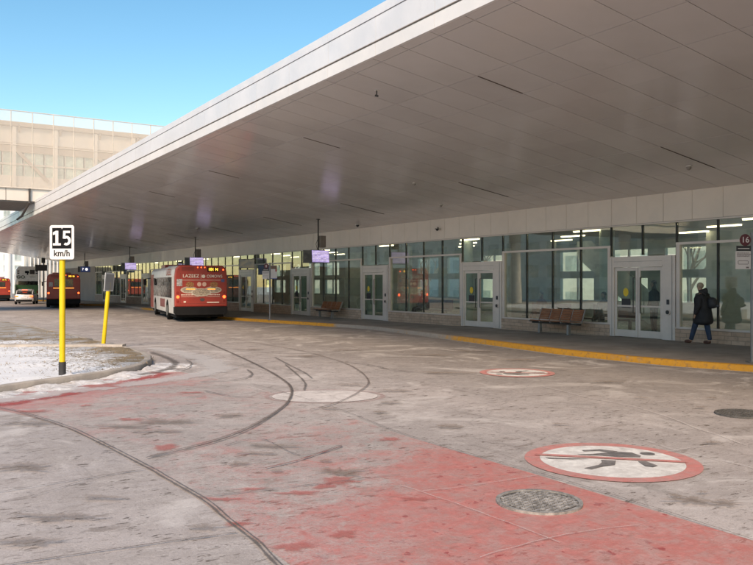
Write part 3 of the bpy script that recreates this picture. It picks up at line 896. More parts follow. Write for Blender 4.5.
MB().tube([(-.025, .025, -.12), (.025, -.025, -.14)], .022, 10).build('camera_body', dk, t)
t = thing('security_camera', 'black ball camera fixed to the pale wall band above the glass', 'security camera', (XF - .05, 25.96, 4.0), 0, 'cameras on the canopy and wall band')
MB().box(-.1, 0, -.05, .05, -.04, .04).build('mount', wp, t)
MB().tube([(-.1, 0, .05), (-.16, 0, 0), (-.14, 0, -.07)], [.05, .085, .03], 14).build('dome', dk, t, smooth=True)

# ---------------------------------------------------------------- terminal building
BY0, BY1 = -40.0, 90.0
ter = thing('terminal_building', 'long glass fronted bus station with tan stone base under the canopy', 'station building', (XF, 12, 0))
def tinv(o): o.location = -Vector(ter.location); return o
alu = M('window_aluminium', (.66, .58, .52), .45, .35, var=.06, scale=2)
alu_w = M('door_aluminium', (.68, .60, .54), .42, .2, var=.06, scale=2, grime=.15)
gasket = M('black_gasket', (.02, .022, .022), .5)
band_m = M('band_panel', (.76, .665, .585), .5, .05, var=.05, scale=.7)
def mat_stone():
    m, nt, b = new_mat('tan_stone')
    v = pos(nt)
    mp = nt.nodes.new('ShaderNodeMapping'); mp.inputs['Rotation'].default_value = (R(90), 0, R(90))
    s = nt.nodes.new('ShaderNodeSeparateXYZ'); lk(nt, v, s.inputs[0])
    cb = nt.nodes.new('ShaderNodeCombineXYZ'); lk(nt, s.outputs[1], cb.inputs[0]); lk(nt, s.outputs[2], cb.inputs[1])
    br = nt.nodes.new('ShaderNodeTexBrick'); lk(nt, cb.outputs[0], br.inputs[0])
    br.inputs['Color1'].default_value = (.46, .31, .22, 1); br.inputs['Color2'].default_value = (.56, .39, .285, 1); br.inputs['Mortar'].default_value = (.22, .17, .13, 1)
    br.inputs['Scale'].default_value = 1; br.inputs['Brick Width'].default_value = .4; br.inputs['Row Height'].default_value = .115; br.inputs['Mortar Size'].default_value = .006
    c = mixc(nt, mr(nt, nz(nt, 6, 6, .7, v), .45, .75, 0, .5), br.outputs[0], (.2, .15, .12))
    lk(nt, c, b.inputs['Base Color']); b.inputs['Roughness'].default_value = .85
    bump(nt, b, nz(nt, 20, 4, .7, v), .3, .01)
    return m
stone = mat_stone()
glass_f = glass('facade_glass', (.87, .92, .87), .115, film=.10, filmc=(.55, .54, .49))
glass_d = glass('door_glass', (.76, .84, .80), .03, film=.05, filmc=(.4, .4, .38))
D0 = {0: 14.58, 1: 22.14, 2: 29.89, 3: 37.65, 4: 45.4}
def Dk(k): return D0[k] if k in D0 else (14.58 + 7.72 * k if k < 0 else 45.4 + 7.75 * (k - 4))
DW = 2.42; ZW0, ZW1, ZW2 = .47, 2.92, 3.55; ZD = 2.60
handle_m = M('handle_dark', (.05, .05, .05), .4, .6)
yellow_st = M('yellow_sticker', (.75, .52, .04), .5, var=.05)
black_st = M('black_notice', (.03, .03, .035), .5)

def window(y0, y1):
    g_ = .022
    w = tinv(MB().box(XF + .02, XF + .032, y0 + g_, y1 - g_, ZW0 + .05, ZW1 - .03).build('window', glass_f, ter))
    MB().box(XF - .03, XF + .06, y0 + .001, y1 - .001, ZW1 - .03, ZW1 + .04).build('transom', alu, w)
    MB().box(XF - .035, XF + .06, y0 + .001, y1 - .001, ZW0 + .0, ZW0 + .055).build('sill', alu, w)
    MB().box(XF - .012, XF + .08, y1 - .02, y1 + .02, ZW0 + .056, ZW1 - .031).build('mullion', gasket, w)
    w = tinv(MB().box(XF + .02, XF + .032, y0 + g_, y1 - g_, ZW1 + .04, ZW2 - .01).build('window', glass_f, ter))
    MB().box(XF - .012, XF + .08, y1 - .02, y1 + .02, ZW1 + .041, ZW2 - .01).build('mullion', gasket, w)
def over_door(y0, y1):
    ym = (y0 + y1) / 2
    for a_, b_ in ((y0, ym), (ym, y1)):
        w = tinv(MB().box(XF + .02, XF + .032, a_ + .022, b_ - .022, ZD + .03, ZW2 - .01).build('window', glass_f, ter))
        MB().box(XF - .012, XF + .08, b_ - .02, b_ + .02, ZD + .03, ZW2 - .01).build('mullion', gasket, w)
def door(y0, y1, far=False):
    zf = KH + zg(y0) + .003
    l0, l1 = y0 + .46, y1 - .17
    mb = MB()
    mb.box(XF - .06, XF + .09, y0 + .001, l0 - .001, zf, ZD); mb.box(XF - .06, XF + .09, l1 + .001, y1 - .001, zf, ZD)
    mb.box(XF - .058, XF + .09, l0, l1, 2.27, ZD - .002)
    mb.box(XF - .075, XF - .06, l0 - .02, l1 + .02, 2.27, 2.33)
    e = tinv(mb.build('door', alu_w, ter))
    mb = MB()
    mb.box(XF - .068, XF - .061, y0 + .1, y0 + .112, zf + .02, ZD - .02); mb.box(XF - .066, XF - .061, l1 + .08, l1 + .088, zf + .02, ZD - .02)
    mb.box(XF - .064, XF - .059, l0, l1, 2.44, 2.448)
    mb.build('frame_groove', M('frame_groove', (.22, .21, .2), .7), e)
    m_ = (l0 + l1) / 2
    for a_, b_ in ((l0, m_ - .004), (m_ + .004, l1)):
        mb = MB(); X0, X1 = XF - .02, XF + .03
        mb.box(X0, X1, a_ + .003, a_ + .085, zf + .01, 2.262); mb.box(X0, X1, b_ - .085, b_ - .003, zf + .01, 2.262)
        mb.box(X0, X1, a_ + .086, b_ - .086, zf + .01, zf + .22); mb.box(X0, X1, a_ + .086, b_ - .086, 2.16, 2.262)
        mb.box(X0 + .01, X1 + .02, a_ + .086, b_ - .086, zf + .93, zf + .98)
        mb.build('door_leaf', alu_w, e)
        mb = MB(); mb.box(XF, XF + .01, a_ + .086, b_ - .086, zf + .22, 2.16); mb.build('door_pane', glass_d, e)
    for s_ in (-1, 1):
        mb = MB(); yy = m_ + s_ * .12 if s_ < 0 else b_ - .12
        yy = m_ + s_ * .13
        mb.tube([(XF - .02, yy, zf + .75), (XF - .08, yy, zf + .75), (XF - .08, yy, 1.95), (XF - .02, yy, 1.95)], .014, 8); mb.build('handle', handle_m, e)
    mb = MB(); mb.ellipse((0, 0), .1, .13, 0, .004)
    st = mb.build('yellow_sticker', yellow_st, e); st.location = (XF - .004, l1 - .42, 1.5); st.rotation_euler = (0, 0, R(90))
    mb = MB(); mb.box(XF - .006, XF - .002, l1 - .6, l1 - .26, 1.02, 1.3); mb.build('notice', black_st, e)
    mb = MB(); mb.box(XF - .085, XF - .069, y0 + .2, y0 + .28, 1.16, 1.30); mb.build('card_reader', black_st, e)
    mb = MB(); mb.tube([(XF - .09, y0 + .24, .93), (XF - .06, y0 + .24, .93)], .085, 18); p_ = mb.build('door_button', alu, e, smooth=True)
    mb = MB(); mb.tube([(XF - .1, y0 + .24, .93), (XF - .088, y0 + .24, .93)], .06, 18); mb.build('door_button', gasket, e, smooth=True)
segs = []
for k in range(-6, 10):
    d0 = Dk(k); d1 = d0 + DW
    if d1 > BY1: break
    if d0 > BY0:
        door(d0, d1); over_door(d0, d1)
    n0 = Dk(k + 1)
    if n0 > BY1: n0 = BY1
    if d1 > BY0:
        w_ = (n0 - d1) / 4
        for i in range(4): window(d1 + i * w_, d1 + (i + 1) * w_)
        segs.append((d1, n0))
for a_, b_ in segs:
    mb = MB(); zb = KH + zg(b_) - .02
    mb.box(XF - .07, XF + .2, a_ + .004, b_ - .004, zb, ZW0 - .002); p_ = tinv(mb.build('stone_plinth', stone, ter))
    for q0, q1 in ((b_ - .14, b_ - .021), (a_ + .001, a_ + .1)): tinv(MB().box(XF - .045, XF + .07, q0, q1, ZW0 + .056, ZW1 - .032).build('window_post', alu, ter))
# pale wall band above the glass
y = 13.07 - .97 * 55
mb = MB()
while y < 111:
    if y > BY0: mb.box(XF - .03, XF + .01, y + .006, y + .964, ZW2 + .045, ZS + .02)
    y += .97
tinv(mb.build('wall_band', band_m, ter))
mb = MB(); mb.box(XF + .011, XF + .12, BY0, 111, ZW2 + .01, ZS + .3); tinv(mb.build('band_backing', joint_m, ter))
mb = MB(); mb.box(XF - .045, XF + .01, BY0, BY1, ZW2 - .008, ZW2 + .035); tinv(mb.build('head_trim', alu, ter))
mb = MB(); mb.box(XF - .01, XF + .2, BY1, 111, -.6, ZW2 + .03); tinv(mb.build('end_wall', M('end_wall_panel', (.40, .33, .27), .8, var=.1, scale=.6), ter))
# interior
in_wall = M('interior_wall', (.66, .69, .64), .8, var=.08, scale=.5)
in_dark = M('interior_dark_wall', (.34, .34, .31), .8, var=.2, scale=.8)
in_floor = M('terrazzo', (.34, .32, .29), .25, var=.15, scale=6)
col_m = M('painted_column', (.52, .62, .56), .5, var=.04)
XB = 28.4
mb = MB(); mb.box(XF + .2, XB, BY0, BY1, -.3, KH + .005); tinv(mb.build('interior_floor', in_floor, ter))
mb = MB(); mb.box(XF + .13, XB + .3, BY0, BY1, 3.66, 3.9); tinv(mb.build('interior_ceiling', M('ceiling_tile', (.42, .42, .40), .8, var=.08, scale=1), ter))
mb = MB(); mb.box(XF + .2, XB + .3, BY0 - .2, BY0 - .01, -.3, 3.66); mb.box(XF + .2, XB + .3, BY1 + .01, BY1 + .2, -.8, 3.66); tinv(mb.build('interior_end_wall', in_wall, ter))
# back wall with daylight windows
mb = MB(); mw = MB(); mg = MB()
y = BY0; n = 0
while y < BY1 - 1:
    w = 3.1
    mb.box(XB, XB + .2, y, y + .9, KH + .005, 3.66)
    mb.box(XB, XB + .2, y + .9, y + w, KH + .005, .95)
    mb.box(XB, XB + .2, y + .9, y + w, 2.0, 2.35)
    mb.box(XB, XB + .2, y + .9, y + w, 3.3, 3.66)
    mw.box(XB + .05, XB + .15, y + 1.96, y + 2.03, .95, 2.0); mw.box(XB + .05, XB + .15, y + 1.96, y + 2.03, 2.35, 3.3)
    mg.box(XB + .09, XB + .1, y + .9, y + w, .95, 2.0); mg.box(XB + .09, XB + .1, y + .9, y + w, 2.35, 3.3)
    y += w; n += 1
bw = tinv(mb.build('back_wall', in_wall, ter)); mw.build('window_bar', alu, bw); mg.build('back_pane', glass('rear_glass', (.9, .97, .94), .02), bw)
for (y0_, y1_, x_, mt) in ((9.0, 14.2, 24.0, in_dark), (15.2, 17.6, 25.0, in_wall), (25.2, 28.0, 25.0, in_dark), (33, 37, 22.6, in_wall), (39, 43, 24.5, in_wall), (50, 88, 22.0, in_dark), (-20, 5, 24, in_wall)):
    mb = MB(); mb.box(x_, x_ + .15, y0_, y1_, KH + .005, 3.655); tinv(mb.build('interior_partition', mt, ter))
for yy in (-15, -2, 10.6, 18.9, 26.7, 34.6, 42.4, 50.2):
    mb = MB(); mb.tube([(21.3, yy, KH + .005), (21.3, yy, 3.655)], .26, 24); tinv(mb.build('interior_column', col_m, ter, smooth=True))
# stair with pale solid side inside, seen through the glass
mb = MB(); mb.prism([(20.6, .14), (24.4, 2.9), (24.4, 3.6), (23.6, 3.6), (19.4, .55), (19.4, .14)], 0, 25.6, 25.75); tinv(mb.build('stair_side', M('stair_side', (.62, .68, .66), .6), ter))
tube_m = E('tube_light', (1.0, .92, .76), 4.5)
for i in range(46):
    yy = -14 + 2.2 * i + (i % 3) * .3
    mb = MB(); mb.box(21.0 + (i % 3) * 1.9, 21.09 + (i % 3) * 1.9, yy, yy + 1.2, 3.61, 3.655); tinv(mb.build('strip_light', tube_m, ter))

# ---------------------------------------------------------------- benches
wood = M('bench_wood', (.27, .095, .038), .42, var=.35, scale=5, stretch=(1, 1, 6), grime=.3)
steel = M('bench_steel', (.32, .31, .30), .45, .6, var=.12)
steel_d = M('bench_beam', (.05, .045, .04), .5, .4)
def bench(x, y, label, cat='bench', n=4):
    t = thing('platform_bench', label, cat, (x, y, KH + zg(y)), 0, 'wood and steel platform benches')
    W = .49
    for i in range(n):
        y0_ = (i - n / 2) * W + .03; y1_ = y0_ + W - .06
        mb = MB()
        for j in range(6):
            u0, u1 = j / 6 + .01, (j + 1) / 6 - .01
            a_ = Vector((.20 + .16 * u0, 0, .46 + .36 * u0)); b_ = Vector((.20 + .16 * u1, 0, .46 + .36 * u1))
            mb.box(a_.x - .012, b_.x + .012, y0_, y1_, a_.z, b_.z)
        mb.build('backrest', wood, t)
        mb = MB()
        for j in range(5): mb.box(-.22 + j * .082, -.145 + j * .082, y0_, y1_, .425 - .006 * j, .45 - .006 * j)
        mb.build('seat', wood, t)
    for i in range(n + 1):
        yy = (i - n / 2) * W
        mb = MB(); mb.bar((.2, yy, .40), (.37, yy, .84), .03, .04); mb.bar((-.24, yy, .41), (.22, yy, .39), .03, .04); mb.build('side_frame', steel, t)
    mb = MB(); mb.box(-.06, .06, -n / 2 * W - .12, n / 2 * W + .05, .33, .39); mb.build('beam', steel_d, t)
    for yy in (-n / 2 * W * .62, n / 2 * W * .72):
        mb = MB(); mb.box(-.05, .05, yy - .045, yy + .045, .0, .33); mb.box(-.13, .13, yy - .06, yy + .06, 0, .012); mb.build('leg', steel, t)
    return t
bench(18.62, 18.72, 'brown four seat wooden bench between two glass doors, nearest and largest bench')
bench(18.62, 34.6, 'small brown four seat bench on the platform below the nearest hanging screen')
bench(18.62, 51.3, 'dim dark bench by the glass just right of the orange bus')

# ---------------------------------------------------------------- hanging information screens
purple = E('lit_purple_screen', (.30, .27, .60), .6, 9)
purple_hi = E('screen_text_glow', (.60, .58, .85), .6)
blue_scr = E('lit_blue_screen', (.02, .035, .11), .5)
hang_m = M('hanger_pole', (.05, .045, .042), .5, .3)
boxm = M('speaker_beige', (.20, .17, .145), .6)
def hanging_screen(x, y, label, kind='purple'):
    z = zs(x)
    t = thing('hanging_screen', label, 'information screen', (x, y, z), 0, 'information screens hanging from the canopy')
    zc = (3.02 if y < 40 else 3.16) - z
    mb = MB(); mb.tube([(0, 0, .0), (0, 0, zc + .2)], .035, 10); mb.tube([(0, 0, 0), (0, 0, -.03)], .09, 12); mb.build('hanger_pole', hang_m, t)
    mb = MB(); mb.box(.05, .34, -.14, .14, 3.45 - z, 4.0 - z); mb.build('speaker_box', boxm, t, bevel=.012)
    mb = MB(); mb.tube([(-.02, -.05, 3.9 - z), (-.16, -.08, 3.6 - z), (-.08, -.05, 3.4 - z), (0, -.02, 3.3 - z)], .012, 6); mb.build('cable', hang_m, t)
    for nm, ang, ox, oy, lit in (('screen_housing', 6, .02, -.14, True), ('screen_housing', 152, -.14, .2, False)):
        mb = MB(); mb.box(-.50, .50, -.045, .045, -.30, .30)
        h = mb.build(nm, dk, t, bevel=.01); h.location = (ox, oy, zc); h.rotation_euler = (R(-4) if lit else 0, 0, R(ang))
        if lit:
            mb = MB(); mb.box(-.475, .475, -.052, -.046, -.275, .275); mb.build('screen', purple if kind == 'purple' else blue_scr, h)
            if kind == 'purple':
                mb = MB()
                for r_ in range(6):
                    yy = .2 - r_ * .075; xx = -.43
                    while xx < .4:
                        w = random.uniform(.04, .13)
                        if random.random() < .8: mb.box(xx, min(xx + w, .44), -.056, -.053, yy - .016, yy + .014)
                        xx += w + .025
                mb.build('screen_rows', purple_hi, h)
            else:
                mb = MB(); mb.ellipse((.12, 0), .13, .13, -.056, -.053); mb.build('screen_clock', E('clock_glow', (.8, .85, 1), 1.2), h)
                text('7', .34, E('clock_glow', (.8, .85, 1), 1.2), h, (-.25, -.056, 0), depth=.001)
        else:
            mb = MB(); mb.box(-.475, .475, -.052, -.046, -.275, .275); mb.build('screen', M('screen_off', (.03, .035, .05), .15), h)
    return t
hanging_screen(17.1, 32.6, 'nearest hanging screen, glowing purple, in front of the pale wall band')
hanging_screen(17.1, 50.0, 'purple lit hanging screen right above the roof of the orange bus with the food advert')
hanging_screen(17.1, 66.6, 'small purple lit hanging screen left of the orange bus')
hanging_screen(17.1, 84.5, 'small dark blue hanging screen with a white clock face, furthest away', 'blue')
def dark_screen(x, y, z, label, rz):
    t = thing('wall_screen', label, 'screen', (x, y, z), rz, 'switched off screens on the glass wall')
    MB().box(-.5, .5, -.04, .04, -.29, .29).build('screen_housing', dk, t, bevel=.01)
    MB().box(-.47, .47, -.046, -.041, -.26, .26).build('screen', M('screen_off_blue', (.10, .13, .2), .12), t)
    MB().bar((0, .04, 0), (.1, .3, .12), .05).build('bracket', hang_m, t)
dark_screen(18.9, 45.6, 2.98, 'grey blue switched off screen above the glass door right of the orange bus', R(-25))
dark_screen(18.9, 42.9, 2.55, 'small switched off screen lower than its neighbour, left of the stop pole', R(-70))

# ---------------------------------------------------------------- stop poles and signs
maroon = M('maroon_disc', (.09, .012, .02), .5)
sgn_w = M('sign_white', (.58, .53, .51), .55, var=.04)
sgn_k = M('sign_black', (.02, .02, .022), .5)
pale_txt = M('pale_text', (.62, .58, .56), .6)
galv = M('galvanised_post', (.20, .20, .20), .5, .5, var=.15)
red_m = M('sign_red', (.35, .03, .03), .5); blue_m = M('sign_blue', (.04, .08, .3), .5)
def stop_pole(x, y, label, num, mirror=False):
    t = thing('bus_stop_pole', label, 'bus stop pole', (x, y, KH + zg(y)), -YAW, 'bus stop poles')
    MB().tube([(0, 0, 0), (0, 0, 2.72)], .038, 14).build('pole', galv, t, smooth=True)
    MB().box(-.1, .1, -.1, .1, 0, .015).build('base_plate', galv, t)
    mb = MB(); mb.prism([(-.17 + .115 * math.cos(i * math.pi / 12), 2.56 + .125 * math.sin(i * math.pi / 12)) for i in range(24)], 1, -.052, -.042); d = mb.build('number_disc', maroon, t)
    if num: text(num, .17, pale_txt, d, (-.17, -.053, 2.56), depth=.002, bold=.001)
    else:
        MB().box(-.2, -.18, -.056, -.053, 2.5, 2.62).box(-.16, -.14, -.056, -.053, 2.5, 2.62).build('mark', pale_txt, d)
    p = MB().box(-.34, -.04, -.02, -.01, 2.33, 2.44).build('black_panel', sgn_k, t)
    MB().box(-.31, -.07, -.024, -.021, 2.375, 2.39).build('text_line', pale_txt, p)
    p = MB().box(-.36, -.04, -.02, -.01, 1.95, 2.328).build('stop_panel', sgn_w, t)
    mb = MB(); mb.box(-.3, -.1, -.024, -.021, 2.05, 2.06); mb.box(-.3, -.1, -.024, -.021, 2.12, 2.13); mb.box(-.31, -.3, -.024, -.021, 2.06, 2.12); mb.box(-.1, -.09, -.024, -.021, 2.06, 2.12)
    for r_ in range(4):
        xx = -.33
        while xx < -.08:
            w = random.uniform(.015, .05); mb.box(xx, xx + w, -.024, -.021, 2.21 + r_ * .024, 2.222 + r_ * .024); xx += w + .01
    mb.box(-.14, -.08, -.024, -.021, 1.97, 2.0)
    mb.build('printed_lines', M('print_grey', (.16, .12, .12), .6), p)
    if mirror:
        p = MB().box(.04, .34, -.02, -.01, 1.95, 2.6).build('stop_panel', sgn_w, t)
        MB().box(.04, .34, -.024, -.021, 1.95, 1.98).build('blue_stripe', blue_m, p); MB().box(.26, .33, -.024, -.021, 2.3, 2.42).build('red_mark', red_m, p)
        MB().box(.05, .34, -.024, -.021, 2.42, 2.58).build('brown_strip', M('sign_brown', (.16, .09, .06), .6), p)
stop_pole(15.36, 9.72, 'steel bus stop pole at the far right with round maroon 16 disc and white panel', '16')
stop_pole(15.35, 34.2, 'grey bus stop pole on the yellow kerb with white panels on both sides', '', True)

yel = M('yellow_post', (.72, .50, .015), .45, var=.08, scale=1.5, grime=.25)
blk = M('black_sleeve', (.035, .035, .038), .7, var=.3, scale=4)
sw = M('sign_face_white', (.66, .65, .65), .45, var=.03)
sk = M('sign_face_black', (.012, .012, .013), .85, spec=.1)
sx_, sy_ = G(62.3, 375.5, .12)
t = thing('speed_limit_sign', 'yellow post with a 15 km/h speed limit plate on the snowy island', 'road sign', (sx_, sy_, zg(sy_) + .12), -YAW - R(2))
S_ = (sx_ * SA + sy_ * CA) / F_PX      # metres per photo pixel at the sign
MB().tube([(.0, 0, .25), (.012 * 0, 0, 116 * S_)], .052, 18).build('post', yel, t, smooth=True)
MB().tube([(0, 0, -.03), (0, 0, 13.5 * S_)], .064, 18).build('base_sleeve', blk, t, smooth=True)
def rrect(w, h, r, n=5):
    out = []
    for cx, cy, a0 in ((w / 2 - r, h / 2 - r, 0), (-w / 2 + r, h / 2 - r, 90), (-w / 2 + r, -h / 2 + r, 180), (w / 2 - r, -h / 2 + r, 270)):
        for i in range(n + 1):
            a = R(a0 + 90 * i / n); out.append((cx + r * math.cos(a), cy + r * math.sin(a)))
    return out
pl = MB().prism(rrect(24.6 * S_, 34.0 * S_, .04), 1, -.008, .0).build('plate', sw, t); pl.location = (1.6 * S_, -.075, 133 * S_)
bk = MB().prism([(-9.7 * S_, -6.2 * S_), (9.7 * S_, -6.2 * S_), (9.7 * S_, 14.3 * S_), (.9 * S_, 14.3 * S_), (.1 * S_, 12.9 * S_), (-.6 * S_, 14.3 * S_), (-9.7 * S_, 14.3 * S_)], 1, -.0125, -.0085).build('black_panel', sk, pl)
U = S_ * 14.6 / 10                       # digit height 10 units
def strokes(poly, ox):
    return [(ox + a * U, (b - 5) * U + 4.1 * S_) for a, b in poly]
MB().prism(strokes([(-6.1, 0), (-.6, 0), (-.6, 1.55), (-2.35, 1.55), (-2.35, 10), (-4.0, 10), (-6.1, 8.9), (-6.1, 7.1), (-4.35, 7.6), (-4.35, 1.55), (-6.1, 1.55)], 0), 1, -.016, -.0126).build('digit_one', sw, bk)
five = [(1.0, 10), (5.7, 10), (5.7, 8.4), (2.7, 8.4), (2.55, 6.35)]
five += [(3.25 + 3.1 * math.sin(R(a)) * (1 if a < 180 else 1), 3.3 + 3.3 * math.cos(R(a))) for a in range(0, 230, 18)]
five += [(2.35, 1.9)]
five += [(3.25 + 1.25 * math.sin(R(a)), 3.25 + 1.55 * math.cos(R(a))) for a in range(205, -50, -22)]
five += [(.75, 4.7)]
MB().prism(strokes(five, .0), 1, -.016, -.0126).build('digit_five', sw, bk)
text('km/h', 8.6 * S_, sk, pl, (0, -.0105, -11.2 * S_), depth=.0015, bold=.0025, sx=.95)
MB().box(-.05, .05, -.066, .0, 128 * S_, 130 * S_).box(-.05, .05, -.066, .0, 138 * S_, 140 * S_).build('bracket', galv, t)
px_, py_ = G(103.5, 344, .14)
S2 = (px_ * SA + py_ * CA) / F_PX
t = thing('island_sign', 'thinner leaning yellow post with a narrow grey plate seen nearly edge on', 'road sign', (px_, py_, zg(py_) + .14), -YAW)
t.rotation_euler = (0, R(5.0), -YAW)
MB().tube([(0, 0, -.03), (0, 0, 62 * S2)], .056, 14).build('post', yel, t, smooth=True)
gp = MB().box(-.25, .25, -.006, .006, -9.2 * S2, 9.2 * S2).build('plate', M('plate_back', (.66, .66, .66), .5, .1, var=.1), t); gp.location = (1.2 * S2, -.07, 62.3 * S2); gp.rotation_euler = (0, 0, R(80))
MB().box(-.21, .21, -.01, -.007, -7.8 * S2, 7.8 * S2).build('plate_print', M('plate_print', (.3, .3, .3), .5), gp)

# ---------------------------------------------------------------- buses
orange = M('bus_orange', (.32, .036, .025), .4, var=.08, scale=1.2, grime=.25)
buswhite = M('bus_white', (.62, .60, .58), .35, var=.06, scale=1.2, grime=.3)
bumper = M('bus_bumper', (.012, .012, .013), .8, var=.2, spec=.15)
busglass = M('bus_glass', (.012, .014, .016), .08, var=.2)
tyre_m = M('tyre', (.012, .012, .012), .9, var=.2, spec=.1)
rim_m = M('rim', (.25, .25, .25), .45, .6)
tail = E('tail_lamp', (1.0, .10, .03), 3.0)
tail_dim = M('tail_lens', (.25, .012, .01), .25)
amber = E('amber_display', (1.0, .55, .08), 2.0)
cream_t = M('advert_cream', (.72, .62, .52), .5)
dish = M('advert_plate', (.34, .27, .20), .5, var=.7, scale=26)
dish_c = M('advert_food', (.28, .12, .045), .5, var=.7, scale=22)
roofg = M('bus_roof_grey', (.35, .34, .33), .6)
def wheel(t, x, y, r=.48, w=.28):
    s = 1 if x > 0 else -1
    wh = MB().tube([(x - s * w, y, r), (x, y, r)], r, 28).build('wheel', tyre_m, t, bevel=.03)
    MB().tube([(x - .02 * s, y, r), (x + .012 * s, y, r)], r * .58, 20).build('rim', rim_m, wh)
def bus(x, y, rz, label, advert=True, side=buswhite, H=2.76, route='101 N'):
    t = thing('city_bus', label, 'bus', (x, y, zg(y)), rz, 'orange city buses')
    W, L = 1.27, 12.1
    prof = [(-W, .36), (-W, 2.25), (-W + .05, H - .16), (-W + .22, H), (W - .22, H), (W - .05, H - .16), (W, 2.25), (W, .36)]
    MB().prism(prof, 1, .30, L).build('body', side, t, bevel=.04)
    # rear cap
    mb = MB(); prof2 = [(-W - .004, .74), (-W - .004, 2.25), (-W + .046, H - .15), (-W + .22, H + .006), (W - .22, H + .006), (W - .046, H - .15), (W + .004, 2.25), (W + .004, .74)]
    mb.prism(prof2, 1, .0, .34); mb.build('rear_cap', orange, t, bevel=.05)
    MB().prism([(-W - .012, .40), (-W - .012, .738), (W + .012, .738), (W + .012, .40), (W - .12, .33), (-W + .12, .33)], 1, -.07, .5).build('rear_bumper', bumper, t, bevel=.03)
    MB().box(-W + .1, W - .1, .4, L - .4, .2, .37).build('underbody', bumper, t)
    # front
    MB().prism(prof2, 1, L - .02, L + .12).build('front_cap', orange, t, bevel=.05)
    MB().box(-W + .1, W - .1, L + .121, L + .13, 1.1, 2.3).build('windscreen', busglass, t)
    # sides: windows, skirt stripe, wheel arches
    for s in (-1, 1):
        for (a_, b_) in ((1.3, 2.9), (2.98, 4.6), (4.68, 6.3), (6.38, 8.0), (8.08, 9.7), (9.78, 11.2)):
            xx = s * (W + .006)
            MB().box(min(xx, s * (W - .03)), max(xx, s * (W - .03)), a_, b_, 1.15, 2.2).build('side_window', busglass, t)
        for wy in (3.1, 9.3):
            mb = MB(); mb.prism([(wy + .62 * math.cos(i * math.pi / 14), .38 + .66 * math.sin(i * math.pi / 14)) for i in range(15)], 0, s * (W + .009) if s < 0 else s * (W - .02), s * (W - .02) if s < 0 else s * (W + .009)); mb.build('wheel_arch', bumper, t)
            wheel(t, s * (W + .015), wy)
        MB().box(min(s * (W + .004), s * W), max(s * (W + .004), s * W), 4.3, 6.6, .6, 1.05).build('side_advert', M('side_advert_red', (.22, .05, .05), .5, var=.4, scale=4), t)
        MB().box(min(s * (W + .008), s * W), max(s * (W + .008), s * W), 10.4, L, .4, 2.4).build('front_side_panel', orange, t)
    # roof gear
    MB().box(-.8, .8, 5.0, 7.0, H, H + .1).build('roof_unit', roofg, t, bevel=.04)
    MB().box(-.8, .8, 8.6, 10.6, H, H + .22).build('roof_unit', orange, t, bevel=.06)
    # lamps
    for s in (-1, 1):
        MB().tube([(s * 1.13, -.012, 1.22), (s * 1.13, .01, 1.22)], .075, 16).build('tail_light', tail, t)
        MB().tube([(s * 1.13, -.012, 1.42), (s * 1.13, .01, 1.42)], .07, 16).build('tail_light', tail_dim, t)
        MB().tube([(s * 1.13, -.012, 1.0), (s * 1.13, .01, 1.0)], .07, 16).build('tail_light', tail_dim, t)
        MB().tube([(s * 1.08, -.012, 2.56), (s * 1.08, .01, 2.56)], .035, 12).build('marker_light', tail if s > 0 else tail_dim, t)
    mb = MB()
    for i in range(5): mb.box(-.95, -.35, -.007, 0, 2.5 + i * .04, 2.515 + i * .04)
    mb.build('rear_grille', M('bus_seam', (.12, .02, .015), .6), t)
    mb = MB(); mb.box(-1.15, 1.15, -.004, 0, .88, .892); mb.box(-1.0, -.992, -.004, 0, .9, 2.4); mb.box(.96, .968, -.004, 0, .9, 2.4); mb.build('panel_seam', M('bus_seam', (.12, .02, .015), .6), t)
    for i in (-.17, 0, .17): MB().tube([(i, -.012, 2.67), (i, .01, 2.67)], .028, 10).build('marker_light', tail, t)
    dsp = MB().box(.3, .86, -.016, .0, 2.46, 2.68).build('route_display', sk, t)
    text(route, .2, amber, dsp, (.58, -.019, 2.57), depth=.002, bold=.0015, sx=.95)
    MB().box(-.5, .5, -.022, .0, .5, .62).build('licence_area', M('bumper_lip', (.05, .05, .05), .5), t)
    if advert:
        text('LAZEEZ', .22, cream_t, t, (-.5, -.008, 2.24), depth=.003, bold=.0015, sx=1.05)
        MB().box(-.02, -.005, -.008, 0, 2.12, 2.34).build('advert_rule', cream_t, t)
        lg = MB(); lg.ellipse((.11, 2.23), .085, .085, -.008, 0); lg.build('advert_logo', cream_t, t)
        text('OSMOWS', .2, cream_t, t, (.65, -.008, 2.23), depth=.003, bold=.001, sx=.88)
        MB().box(-.95, .95, -.006, 0, 2.035, 2.05).build('advert_rule', cream_t, t)
        for cx, cz, rx_, rz_, d in ((-.58, 1.56, .42, .17, .006), (.58, 1.56, .42, .17, .006), (0, 1.44, .5, .2, .012)):
            p_ = MB().ellipse((cx, cz), rx_, rz_, -d, 0).build('advert_plate', M('advert_rim', (.5, .42, .34), .5), t)
            MB().ellipse((cx, cz + .01), rx_ * .85, rz_ * .8, -d - .003, 0).build('advert_dish', dish, p_)
        for cx in (-.55, .62): MB().ellipse((cx, 1.82), .2, .15, -.007, 0).build('advert_food', dish_c, t)
        for cx in (-.1, .15): MB().ellipse((cx, 1.84), .1, .11, -.006, 0).build('advert_badge', M('advert_badge', (.6, .38, .3), .5), t)
        for cx, w in ((-.52, .42), (.5, .38)): MB().box(cx - w / 2, cx + w / 2, -.02, -.015, 1.585, 1.625).build('advert_bar', E('amber_bar', (1, .35, .08), 1.2), t)
